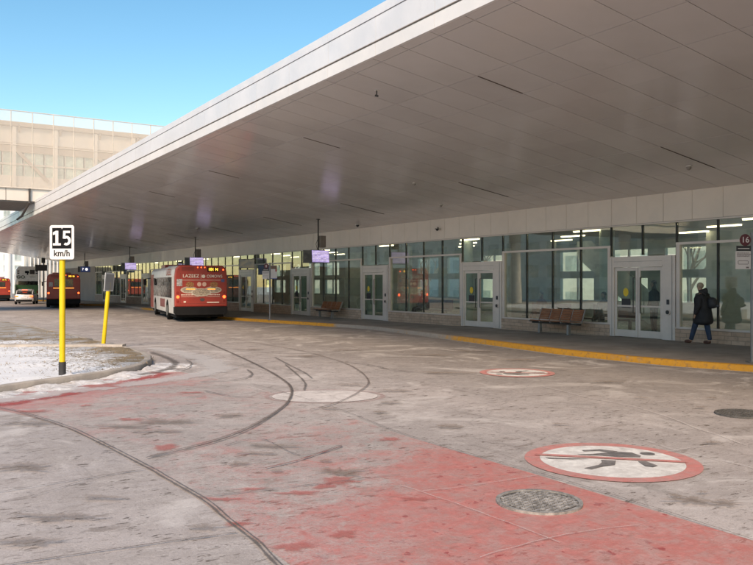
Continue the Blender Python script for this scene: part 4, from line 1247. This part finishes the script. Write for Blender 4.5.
        for cx, w in ((-.55, .84), (.58, .66)):
            mb = MB(); xx = cx - w / 2
            while xx < cx + w / 2:
                q = random.uniform(.03, .09); mb.box(xx, xx + q, -.006, 0, 1.3, 1.345); xx += q + .02
            mb.box(cx - w / 2, cx + w / 2, -.006, 0, 1.22, 1.235); mb.build('advert_lines', cream_t, t)
        MB().box(.28, .88, -.006, 0, .92, .97).box(-.85, -.74, -.006, 0, .94, 1.02).build('advert_footer', cream_t, t)
        MB().ellipse((.05, 1.08), .12, .08, -.008, 0).build('badge', M('bus_badge', (.08, .05, .05), .5), t)
        MB().box(-1.18, -.92, -.008, 0, 1.75, 2.1).build('notice', M('bus_notice', (.35, .32, .32), .5, var=.5, scale=14), t)
        MB().box(.98, 1.14, -.008, 0, 1.95, 2.1).build('notice', M('bus_notice_blue', (.08, .09, .2), .5), t)
        # side lettering stand-ins on the white roof line
        text('LAZEEZ', .46, M('side_letter_red', (.3, .07, .05), .5), t, (-W - .012, 2.6, 2.44), rot=(R(90), 0, R(-90)), depth=.003, bold=.004, sx=1.3)
    else:
        MB().box(-.7, .7, -.012, 0, 1.75, 2.35).build('rear_window', busglass, t)
        MB().box(-.78, .78, -.012, 0, 1.6, 1.65).build('advert_bar', E('amber_bar', (1, .35, .08), 1.2), t)
        MB().box(-1.1, -.82, -.008, 0, 1.75, 2.1).build('notice', M('bus_notice', (.35, .32, .32), .5, var=.5, scale=14), t)
        text(route, .01, amber, t, (0, .1, 1), depth=.001) if False else None
    for s in (-1, 1):
        MB().bar((s * 1.27, L + .05, 2.2), (s * 1.6, L + .25, 2.15), .04).box(s * 1.6 - .09, s * 1.6 + .09, L + .22, L + .32, 1.75, 2.15).build('mirror', bumper, t)
    return t
bus_spots = [(13.02, 37.2, R(-10.5), 'orange city bus with a food advert on its rear, standing at the platform kerb', True, buswhite),
             (11.95, 67.1, R(-9), 'orange bus with dark rear window partly behind the yellow sign post', False, orange),
             (11.15, 104.0, R(-5), 'orange bus cut by the left edge of the photo, left of the white car', False, orange)]
for b_ in bus_spots: bus(*b_[:4], advert=b_[4], side=b_[5])

def coach(x, y, rz):
    t = thing('double_decker_bus', 'tall beige and green double decker bus behind the white car', 'double decker bus', (x, y, zg(y)), rz)
    beige = M('coach_beige', (.76, .74, .68), .45, grime=.2); green = M('coach_green', (.07, .2, .085), .45, grime=.2)
    W, L, H = 1.28, 12.5, 4.3
    MB().prism([(-W, 2.0), (-W, 3.9), (-W + .25, H), (W - .25, H), (W, 3.9), (W, 2.0)], 1, 0, L).build('upper_body', beige, t, bevel=.08)
    MB().prism([(-W, .4), (-W, 1.99), (W, 1.99), (W, .4)], 1, .001, L).build('lower_body', green, t, bevel=.04)
    MB().box(-W + .22, W - .1, -.015, .01, 1.98, 2.45).build('rear_window', busglass, t)
    MB().box(-.3, .3, -.015, .01, 3.45, 3.75).build('emblem', sk, t)
    MB().tube([(0, -.018, 3.35), (0, .0, 3.35)], .1, 12).build('emblem', sk, t)
    text('GO', .5, M('coach_letter', (.09, .11, .07), .5), t, (-.78, -.012, 2.95), depth=.004, bold=.02, sx=1.3)
    MB().box(.25, .95, -.012, .0, 2.95, 3.0).build('text_line', M('coach_letter', (.09, .11, .07), .5), t)
    for s in (-1, 1):
        for z in (3.45, 3.72): MB().box(s * 1.05 - .12, s * 1.05 + .12, -.014, .0, z - .06, z + .06).build('vent', sk, t)
        MB().box(s * 1.12 - .07, s * 1.12 + .07, -.014, .0, .9, 1.25).build('tail_light', tail_dim, t)
        MB().box(min(s * (W + .01), s * W), max(s * (W + .01), s * W), .6, L - .4, 2.6, 3.4).build('side_window', busglass, t)
        for wy in (2.6, 4.1, 10): wheel(t, s * (W + .01), wy)
    MB().box(-W - .01, W + .01, -.06, .5, .35, .7).build('rear_bumper', bumper, t, bevel=.03)
coach(14.75, 107.0, R(-6))

def car(x, y, rz):
    t = thing('parked_car', 'small silver hatchback with lit red tail lamps in front of the double decker', 'car', (x, y, zg(y)), rz)
    paint = M('car_silver', (.52, .52, .53), .28, .35, var=.04)
    # body lofted from rear (y=0) to front
    secs = [(-.02, .70, .42, .62), (.12, .86, .30, .95), (.7, .9, .24, 1.0), (1.6, .91, .22, .98), (3.0, .91, .22, .95), (4.0, .86, .24, .84), (4.4, .7, .34, .66)]
    def loft(secs, name, mat, par):
        mb = MB(); rings = []
        for (yy, w, z0, z1) in secs:
            pr_ = [(-w, z0 + .1), (-w * .99, (z0 + z1) / 2), (-w * .93, z1 - .05), (-w * .84, z1), (w * .84, z1), (w * .93, z1 - .05), (w * .99, (z0 + z1) / 2), (w, z0 + .1), (w * .9, z0), (-w * .9, z0)]
            rings.append([mb.bm.verts.new((a, yy, b)) for a, b in pr_])
        for p, q in zip(rings, rings[1:]):
            n = len(p)
            for i in range(n): mb.bm.faces.new((p[i], p[(i + 1) % n], q[(i + 1) % n], q[i]))
        mb.bm.faces.new(rings[0]); mb.bm.faces.new(list(reversed(rings[-1])))
        return mb.build(name, mat, par, smooth=True)
    loft(secs, 'body', paint, t)
    loft([(.25, .72, .9, 1.0), (.75, .7, .9, 1.40), (1.3, .68, .9, 1.46), (2.3, .68, .9, 1.45), (3.3, .74, .9, .97)], 'cabin_glass', busglass, t)
    loft([(.62, .68, 1.33, 1.42), (.8, .69, 1.36, 1.46), (1.3, .68, 1.4, 1.49), (2.3, .66, 1.4, 1.48), (2.5, .62, 1.36, 1.42)], 'roof', paint, t)
    for s in (-1, 1):
        MB().bar((s * .74, .3, .98), (s * .70, .75, 1.38), .09, .05).build('pillar', paint, t)
        MB().box(s * .66 - .15, s * .66 + .15, -.04, .12, .74, .88).build('tail_light', tail, t, bevel=.02)
        for wy in (.85, 3.5): wheel(t, s * .92, wy, .32, .2)
        MB().box(s * .98 - .08, s * .98 + .08, 2.75, 2.9, .92, 1.04).build('mirror', paint, t, bevel=.03)
    MB().box(-.3, .3, -.05, -.01, .6, .74).build('number_plate', sw, t)
    MB().box(-.72, .72, -.06, .3, .3, .46).build('rear_bumper', bumper, t, bevel=.04)
    MB().box(-.25, .25, .55, .62, 1.39, 1.43).build('brake_light', tail, t)
car(11.2, 83.6, R(-14))

# ---------------------------------------------------------------- pedestrian bridge over the road, beyond the near canopy
br = thing('pedestrian_bridge', 'pale cream footbridge clad in a fine metal screen crossing high over the road', 'bridge', (0, 55, 0))
def binv(o): o.location = -Vector(br.location); return o
cream = M('bridge_cream', (.74, .64, .54), .6, var=.06, scale=.5)
cream_d = M('bridge_beige_beam', (.44, .33, .24), .6, var=.08, scale=.5)
BX0, BX1, BYa, BYb = -45.0, 45.0, 55.0, 62.5
MB().box(BX0, BX1, BYa + .1, BYb, 7.1, 7.92).build('deck_beam', M('deck_beam_panel', (.66, .60, .54), .5, var=.05, scale=.4), br).location = -Vector(br.location)
for x in range(-15, 8, 3): binv(MB().box(x + .3, x + .325, BYa + .09, BYa + .105, 7.1, 7.92).build('deck_joint', joint_m, br))
binv(MB().box(BX0, BX1, BYa + .2, BYb - .1, 7.03, 7.09).build('deck_underside', M('deck_soffit', (.2, .185, .17), .7), br))
binv(MB().box(BX0, BX1, BYa + .9, BYb - .9, 7.93, 8.8).build('floor_band', cream, br))
binv(MB().box(BX0, BX1, BYa + .9, BYb - .9, 10.35, 12.0).build('upper_band', cream, br))
binv(MB().box(BX0, BX1, BYa + .6, BYb - .6, 12.02, 12.3).build('roof_slab', cream_d, br))
binv(MB().box(BX0, BX1, BYa + .84, BYa + .895, 10.35, 10.95).build('beam_band', cream_d, br))
bgl = M('bridge_window', (.50, .58, .48), .25, var=.2, scale=1.5)
mb = MB()
x = BX0
while x < BX1: mb.box(x + .06, x + 1.2, BYa + 1.0, BYa + 1.04, 8.8, 10.35); mb.box(x + .06, x + 1.2, BYb - 1.04, BYb - 1.0, 8.8, 10.35); x += 1.28
binv(mb.build('window', bgl, br))
x = BX0 + .68; i = 0
mbp = MB(); mbd = MB(); mbv = MB()
while x < BX1:
    mbp.box(x - .11, x + .11, BYa + .7, BYa + .88, 7.95, 12.0)
    if i % 2 == 0: mbd.bar((x, BYa + .78, 10.6), (x + 2.1, BYa + .78, 8.5), .2, .14, up=(0, 1, 0))
    mbv.bar((x + .3, BYa + .5, 12.1), (x + .3, BYa + .9, 11.7), .12)
    x += 1.28 * 2; i += 1
mbd2 = MB(); x = BX0
while x < BX1: mbd2.box(x, x + .05, BYa + .93, BYa + .99, 8.8, 10.35); x += .64
mbd2.box(BX0, BX1, BYa + .93, BYa + .98, 9.55, 9.62)
binv(mbp.build('truss_post', cream, br)); binv(mbd.build('truss_diagonal', cream_d, br)); binv(mbv.build('roof_bracket', cream_d, br)); binv(mbd2.build('window_bars', cream, br))
def mat_screen():
    m, nt, b = new_mat('perforated_screen')
    v = pos(nt)
    b.inputs['Base Color'].default_value = (.82, .75, .68, 1); b.inputs['Roughness'].default_value = .5
    s = nt.nodes.new('ShaderNodeSeparateXYZ'); lk(nt, v, s.inputs[0])
    fx = mth(nt, 'ABSOLUTE', mth(nt, 'SUBTRACT', mth(nt, 'FRACT', mth(nt, 'MULTIPLY', s.outputs[0], 24)), .5))
    fz = mth(nt, 'ABSOLUTE', mth(nt, 'SUBTRACT', mth(nt, 'FRACT', mth(nt, 'MULTIPLY', s.outputs[2], 24)), .5))
    lk(nt, mth(nt, 'MAXIMUM', mth(nt, 'GREATER_THAN', fx, .39), mth(nt, 'GREATER_THAN', fz, .40)), b.inputs['Alpha'])
    return m
scr = mat_screen()
binv(MB().box(BX0, BX1, BYa - .01, BYa + .0, 7.95, 12.86).build('mesh_screen', scr, br))
binv(MB().box(BX0, BX1, BYb + .0, BYb + .01, 7.95, 12.86).build('mesh_screen', scr, br))
mb = MB(); x = BX0 + .4
while x < BX1: mb.box(x - .02, x + .02, BYa - .03, BYa + .05, 7.95, 12.86); x += 1.28
mb.box(BX0, BX1, BYa - .04, BYa + .04, 12.861, 12.9); mb.box(BX0, BX1, BYa - .05, BYa + .05, 7.9, 7.949); mb.box(BX0, BX1, BYa - .035, BYa + .03, 9.36, 9.39); mb.box(BX0, BX1, BYa - .035, BYa + .03, 10.66, 10.69)
binv(mb.build('screen_frame', M('screen_frame', (.6, .53, .46), .5), br))
mb = MB(); mb.tube([(7.7, BYa - .02, 7.9), (7.7, BYa - .02, 7.0), (7.4, BYa + 1.2, 6.2), (7.2, BYa + 1.8, 6.0)], .07, 10); binv(mb.build('down_pipe', M('down_pipe', (.06, .05, .045), .5), br))
# columns carrying the bridge, out on the far side of the road
for cx in (-30, -14):
    binv(MB().tube([(cx, 58.5, -.6), (cx, 58.5, 7.05)], .6, 24).build('bridge_column', M('pale_concrete', (.55, .52, .49), .7), br, smooth=True))

# ---------------------------------------------------------------- buildings beyond
def block(name, label, x0, x1, y0, y1, H, wall, win, mod=3.2, st=3.1, ww=.55, cat='building', group=None, z0=-1.8):
    t = thing(name, label, cat, ((x0 + x1) / 2, y0, z0), 0, group)
    w, d = x1 - x0, y1 - y0
    MB().box(-w / 2, w / 2, 0, d, 0, H).build('wall', wall, t)
    MB().box(-w / 2 - .2, w / 2 + .2, -.2, d + .2, H, H + .5).build('parapet', wall, t)
    nrow = int((H - 1) / st)
    for r_ in range(min(nrow, 9)):
        mb = MB(); mf = MB(); x = -w / 2 + mod * .25
        z = 1.1 + r_ * st
        while x + mod * ww < w / 2:
            mb.box(x, x + mod * ww, -.04, .03, z, z + st * .55)
            mf.box(x - .06, x + mod * ww + .06, -.09, -.041, z - .1, z - .001); mf.box(x + mod * ww / 2 - .04, x + mod * ww / 2 + .04, -.07, -.041, z, z + st * .55)
            x += mod
        y = mod * .25
        while y + mod * ww < d:
            for sx in (-1, 1):
                xx = sx * w / 2; mb.box(min(xx - sx * .03, xx + sx * .04), max(xx - sx * .03, xx + sx * .04), y, y + mod * ww, z, z + st * .55)
            y += mod
        p = mb.build('window_row', win, t); mf.build('frame', wall, p)
    return t
white_wall = M('white_render', (.78, .77, .75), .7, var=.05, scale=.2)
paleglass = M('pale_window', (.38, .43, .42), .2, var=.3, scale=.6)
block('apartment_building', 'bright white building with a grid of pale windows at the far left beyond the buses', 8, 27.5, 205, 225, 30, white_wall, paleglass, 2.4, 2.6, .6)
# slatted stair enclosure beyond the end of the canopy
t = thing('slatted_enclosure', 'bright pale wall of tall vertical slats behind the double decker bus', 'screen wall', (26, 128, -.6))
MB().box(-8.0, 12, .3, 6, 0, 11).build('wall', M('slat_backing', (.55, .52, .47), .7, var=.25, scale=.6), t)
mb = MB(); x = -8.0
while x < 12: mb.box(x, x + .13, -.1, .18, 0, 11); x += .55
mb.build('vertical_slats', white_wall, t)
mb = MB()
for z in (2.6, 5.2, 7.8): mb.box(-8.05, 12, .181, .29, z, z + .18)
mb.build('rail', M('slat_rail', (.35, .33, .3), .6), t)
for nm, x_, y_, lb in (('round_column', 15.0, 128, 'thick white round column beyond the left bus and the double decker'),):
    c_ = MB().tube([(0, 0, 0), (0, 0, 9)], .55, 24).build(nm, white_wall, smooth=True); c_.location = (x_, y_, -.7); tag(c_, lb, 'column')
# dark signal cluster between the double decker and the red bus
t = thing('traffic_signal', 'black signal heads on a post between the double decker and the middle bus', 'traffic signal', (15.2, 98, -.43), 0)
MB().tube([(0, 0, 0), (0, 0, 4.9)], .07, 10).build('post', hang_m, t)
MB().box(-.9, .4, -.2, .2, 3.6, 4.3).build('signal_head', dk, t); MB().box(-1.5, -.95, -.2, .2, 3.2, 3.7).build('signal_head', dk, t); MB().box(-.2, .2, -.2, .2, 4.5, 5.1).build('signal_head', dk, t)

# across the road on the left (outside the picture, mirrored in the glass) and behind the station
block('office_building', 'low pale office block across the road on the left', -60, -38, -30, 150, 11, M('office_wall', (.78, .73, .67), .8, var=.08, scale=.2), paleglass, 4.2, 3.2, .6)
block('pale_apartments', 'pale apartment block seen through the station windows', 50, 70, -30, 110, 15, M('pale_wall', (.66, .64, .60), .8, var=.1, scale=.3), paleglass, 4.0, 3.1, .5)

def bare_tree(x, y, h, seed, label):
    rnd = random.Random(seed)
    t = thing('bare_tree', label, 'tree', (x, y, zg(y) - .15), 0, 'bare trees behind the station')
    mt = MB(); mc = MB()
    def grow(mb, p, d, L, r, lv):
        n = 3; pts = [p]; q = p
        for i in range(n):
            d = (d + Vector((rnd.uniform(-.18, .18), rnd.uniform(-.18, .18), rnd.uniform(-.04, .12)))).normalized()
            q = q + d * (L / n); pts.append(q)
        mb.tube(pts, [r * (1 - .45 * i / n) for i in range(n + 1)], 5 if lv else 10, cap=False)
        if lv >= 4: return
        for k in range(3 if lv else 5):
            a = rnd.uniform(0, 6.28); s = rnd.uniform(.5, 1.0)
            nd = (d * .9 + Vector((math.cos(a) * s, math.sin(a) * s, rnd.uniform(.1, .5)))).normalized()
            grow(mc, pts[-1] if k < 2 else pts[rnd.choice((2, 3))], nd, L * rnd.uniform(.6, .78), r * .55, lv + 1)
    grow(mt, Vector((0, 0, 0)), Vector((0, 0, 1)), h * .3, h * .022, 0)
    bark = M('tree_bark', (.14, .11, .085), .9, var=.25, scale=4)
    mt.build('trunk', bark, t, smooth=True); mc.build('crown', bark, t)
TL = ['nearest the right edge', 'behind the walking person', 'behind the nearest glass door', 'behind the nearest wooden bench', 'behind the second glass door', 'behind the third glass door', 'behind the nearest hanging screen', 'behind the orange bus']
for i, (x, y, h) in enumerate([(36, 8, 8), (38, 17, 9), (37, 27, 8), (40, 36, 9), (38, 46, 8), (41, 57, 9), (39, 68, 8), (38, 80, 9)]):
    bare_tree(x, y, h, i + 3, 'leafless tree beyond the station, ' + TL[i])

# ---------------------------------------------------------------- people
skin_m = M('skin', (.42, .26, .19), .55, var=.05)
def skin_mesh(name, nodes, edges, mat, parent, levels=1, root=0):
    """nodes: [(x, y, z, rx, ry)]; grown into one continuous surface"""
    me = bpy.data.meshes.new(name)
    me.from_pydata([n[:3] for n in nodes], edges, [])
    o = bpy.data.objects.new(name, me); COL.objects.link(o); o.parent = parent
    o.modifiers.new('skin', 'SKIN').use_smooth_shade = True
    s = o.modifiers.new('sub', 'SUBSURF'); s.levels = levels; s.render_levels = levels + 0
    if not me.skin_vertices: me.skin_vertices.new() if hasattr(me.skin_vertices, 'new') else None
    for i, n in enumerate(nodes):
        sv = me.skin_vertices[0].data[i]
        sv.radius = (n[3], n[4] if len(n) > 4 else n[3]); sv.use_root = (i == root)
    me.materials.append(mat)
    # freeze the grown surface
    bpy.context.view_layer.update()
    dg = bpy.context.evaluated_depsgraph_get()
    fm = bpy.data.meshes.new_from_object(o.evaluated_get(dg)); fm.name = name
    o.modifiers.clear(); o.data = fm
    fm.materials.clear(); fm.materials.append(mat)
    for p in fm.polygons: p.use_smooth = True
    return o
def ellip(name, c, r, mat, parent, rot=(0, 0, 0), seg=20):
    bm = bmesh.new(); bmesh.ops.create_uvsphere(bm, u_segments=seg, v_segments=seg // 2 + 2, radius=1)
    bmesh.ops.scale(bm, vec=r, verts=bm.verts)
    me = bpy.data.meshes.new(name); bm.to_mesh(me); bm.free(); me.materials.append(mat)
    for p in me.polygons: p.use_smooth = True
    o = bpy.data.objects.new(name, me); COL.objects.link(o); o.parent = parent; o.location = c; o.rotation_euler = rot; return o

# walker: local +x is the way the person walks
wx, wy = 18.72, 13.28
w = thing('person', 'person in long black parka and blue jeans walking left along the platform', 'person', (wx, wy, KH - .004), R(97))
body = skin_mesh('body', [
    (0, 0, .86, .125, .15), (0, 0, .98, .12, .15), (.01, 0, 1.15, .12, .16), (.02, 0, 1.32, .10, .15), (.045, 0, 1.40, .05, .055), (.075, 0, 1.455, .05, .055),
    (.085, 0, 1.53, .078, .072), (.085, 0, 1.585, .07, .065),
    (.10, .09, .80, .085, .085), (.20, .085, .46, .055, .055), (.30, .08, .10, .038, .038), (.41, .085, .045, .03, .036), (.46, .085, .04, .022, .03),      # leading leg
    (-.06, -.09, .80, .085, .085), (-.10, -.085, .46, .058, .058), (-.16, -.08, .11, .04, .04), (-.05, -.085, .045, .03, .036), (-.0, -.085, .04, .022, .03),     # trailing leg
    (.0, .17, 1.32, .06, .06), (-.03, .23, 1.05, .042, .042), (.07, .245, .83, .03, .03), (.10, .245, .76, .026, .034), (.115, .245, .70, .016, .026),
    (.02, -.17, 1.32, .06, .06), (.0, -.23, 1.05, .042, .042), (.12, -.22, .86, .03, .03), (.15, -.22, .79, .026, .034), (.165, -.22, .735, .016, .026),
], [(0, 1), (1, 2), (2, 3), (3, 4), (4, 5), (5, 6), (6, 7), (0, 8), (8, 9), (9, 10), (10, 11), (11, 12), (0, 13), (13, 14), (14, 15), (15, 16), (16, 17),
    (3, 18), (18, 19), (19, 20), (20, 21), (21, 22), (3, 23), (23, 24), (24, 25), (25, 26), (26, 27)], skin_m, w, 2)
skin_mesh('nose', [(.15, 0, 1.545, .012, .012), (.17, 0, 1.53, .014, .014)], [(0, 1)], skin_m, w, 1)
for s in (-1, 1):
    ellip('ear', (.08, s * .075, 1.54), (.02, .01, .03), skin_m, w)
    ellip('eye', (.148, s * .03, 1.56), (.008, .012, .008), dk, w)
ellip('mouth', (.152, 0, 1.495), (.006, .025, .006), M('lips', (.3, .1, .09), .5), w)
ellip('hair', (.068, 0, 1.59), (.092, .084, .085), M('hair_grey_blond', (.30, .24, .18), .8, var=.3, scale=20), w, (0, R(-18), 0))
coat_m = M('black_parka', (.014, .014, .017), .75, var=.4, scale=8, bmp=.5, bscale=14)
coat = skin_mesh('parka', [
    (-.01, 0, .50, .30, .28), (-.01, 0, .68, .285, .27), (-.0, 0, .90, .25, .24), (.0, 0, 1.10, .22, .23), (.01, 0, 1.28, .185, .22), (.025, 0, 1.385, .10, .13),
    (.0, .19, 1.29, .085, .085), (-.04, .25, 1.05, .072, .072), (.06, .262, .86, .058, .058), (.085, .262, .80, .052, .052),
    (.02, -.19, 1.29, .085, .085), (-.0, -.25, 1.05, .072, .072), (.11, -.235, .885, .058, .058), (.135, -.235, .83, .052, .052),
], [(0, 1), (1, 2), (2, 3), (3, 4), (4, 5), (4, 6), (6, 7), (7, 8), (8, 9), (4, 10), (10, 11), (11, 12), (12, 13)], coat_m, w, 2)
skin_mesh('hood', [(-.04, .08, 1.42, .06, .08), (-.10, 0, 1.45, .075, .11), (-.04, -.08, 1.42, .06, .08), (.06, -.08, 1.38, .03, .035), (.06, .08, 1.38, .03, .035)], [(0, 1), (1, 2), (2, 3), (0, 4)], coat_m, w, 2)
jean = M('blue_jeans', (.02, .038, .075), .8, var=.3, scale=9, bmp=.4)
for leg in ([(.09, .08, .76, .098, .098), (.19, .08, .46, .078, .078), (.285, .08, .14, .062, .062), (.295, .08, .10, .062, .062)],
            [(-.04, -.08, .76, .098, .098), (-.09, -.08, .46, .08, .08), (-.155, -.08, .16, .062, .062), (-.16, -.08, .11, .062, .062)]):
    skin_mesh('trouser_leg', leg, [(0, 1), (1, 2), (2, 3)], jean, w, 2)
shoe = M('brown_shoe', (.10, .035, .02), .5, var=.3)
for nm, pts in (('shoe', [(.28, .08, .075), (.33, .082, .065), (.42, .085, .062), (.48, .085, .055)]), ('shoe', [(-.19, -.08, .065), (-.12, -.082, .06), (-.04, -.085, .055), (.03, -.085, .045)])):
    skin_mesh(nm, [(*pts[0], .05, .045), (*pts[1], .058, .052), (*pts[2], .045, .05), (*pts[3], .032, .042)], [(0, 1), (1, 2), (2, 3)], shoe, w, 2)
bp_t = thing('backpack', 'rounded black backpack worn by the walking person', 'backpack', (wx, wy, KH - .004), R(97))
skin_mesh('bag', [(-.26, 0, .96, .115, .145), (-.27, 0, 1.12, .14, .16), (-.245, 0, 1.29, .10, .13)], [(0, 1), (1, 2)], M('backpack_cloth', (.02, .02, .023), .6, var=.3, scale=12), bp_t, 2)
for s in (-1, 1):
    MB().tube([(-.14, s * .1, 1.34), (-.02, s * .12, 1.42), (.12, s * .13, 1.36), (.15, s * .15, 1.2), (.02, s * .2, 1.02), (-.14, s * .14, 1.0)], .018, 8).build('strap', dk, bp_t, smooth=True)
skin_mesh('pocket', [(-.39, 0, 1.0, .035, .09), (-.40, 0, 1.1, .04, .1)], [(0, 1)], M('backpack_pocket', (.035, .035, .04), .5), bp_t, 2)

# people sitting or standing inside, dim behind the glass
def inside_person(x, y, rz, coat_c, label, sit=True):
    t = thing('person', label, 'person', (x, y, KH), rz, 'people waiting inside the station')
    cm = M('coat_%d' % int(coat_c[0] * 1000), coat_c, .8, var=.3, scale=8)
    if sit:
        hz = .5
        nodes = [(0, 0, hz, .14, .16), (-.02, 0, hz + .25, .14, .18), (0, 0, hz + .48, .12, .17), (.02, 0, hz + .58, .055, .06), (.03, 0, hz + .70, .085, .078), (.03, 0, hz + .77, .07, .07),
                 (.2, .1, hz + .02, .09, .09), (.45, .11, hz, .065, .065), (.44, .11, .1, .045, .045), (.54, .11, .05, .035, .04),
                 (.2, -.1, hz + .02, .09, .09), (.45, -.11, hz, .065, .065), (.46, -.11, .1, .045, .045), (.56, -.11, .05, .035, .04),
                 (.0, .2, hz + .45, .065, .065), (.08, .24, hz + .2, .05, .05), (.3, .12, hz + .14, .035, .035), (.0, -.2, hz + .45, .065, .065), (.08, -.24, hz + .2, .05, .05), (.3, -.12, hz + .14, .035, .035)]
    else:
        nodes = [(0, 0, .9, .14, .16), (0, 0, 1.12, .14, .18), (0, 0, 1.36, .12, .17), (.0, 0, 1.46, .055, .06), (.02, 0, 1.58, .085, .078), (.02, 0, 1.65, .07, .07),
                 (0, .1, .8, .09, .09), (.03, .11, .46, .065, .065), (0, .11, .1, .045, .045), (.1, .11, .05, .035, .04),
                 (0, -.1, .8, .09, .09), (0, -.11, .46, .065, .065), (-.03, -.11, .1, .045, .045), (.07, -.11, .05, .035, .04),
                 (.0, .2, 1.33, .065, .065), (.0, .25, 1.05, .05, .05), (.1, .24, .85, .035, .035), (.0, -.2, 1.33, .065, .065), (.0, -.25, 1.05, .05, .05), (.1, -.24, .85, .035, .035)]
    ed = [(0, 1), (1, 2), (2, 3), (3, 4), (4, 5), (0, 6), (6, 7), (7, 8), (8, 9), (0, 10), (10, 11), (11, 12), (12, 13), (2, 14), (14, 15), (15, 16), (2, 17), (17, 18), (18, 19)]
    skin_mesh('body', nodes, ed, cm, t, 1)
    hz2 = nodes[5][2]
    ellip('face', (.075, 0, hz2 - .045), (.05, .062, .085), skin_m, t)
    ellip('hair', (.01, 0, hz2 + .01), (.095, .085, .08), M('hair_dark', (.03, .022, .018), .8), t)
    return t
def inside_seat(x, y, rz, label):
    t = thing('waiting_seat', label, 'seat', (x, y, KH), rz, 'dark seats inside the station')
    MB().box(-.25, .25, -1.0, 1.0, .40, .45).build('seat', dk, t); MB().box(-.3, -.25, -1.0, 1.0, .48, .9).build('backrest', M('seat_red', (.18, .03, .02), .5, var=.3), t)
    for s in (-.8, .8): MB().box(-.04, .04, s - .04, s + .04, 0, .4).build('leg', steel, t)
inside_seat(20.6, 24.2 - 3.0, R(180), 'dark seats inside behind the nearest wooden bench')
inside_seat(20.7, 28.3, R(180), 'red backed seats inside between the second and third glass doors')
inside_seat(20.7, 18.2, R(180), 'dark seats inside just left of the nearest glass door')
inside_person(20.6, 21.4, R(180), (.22, .05, .02), 'seated person in a rust coat inside, left above the nearest wooden bench')
inside_person(20.5, 28.9, R(170), (.03, .02, .02), 'dark clothed person seated inside, behind glass left of the second door')
inside_person(20.7, 18.5, R(190), (.05, .055, .05), 'seated person in grey inside, seen right of the nearest wooden bench')
inside_person(20.9, 16.6, R(160), (.015, .016, .02), 'standing dark figure inside behind the nearest glass door', False)
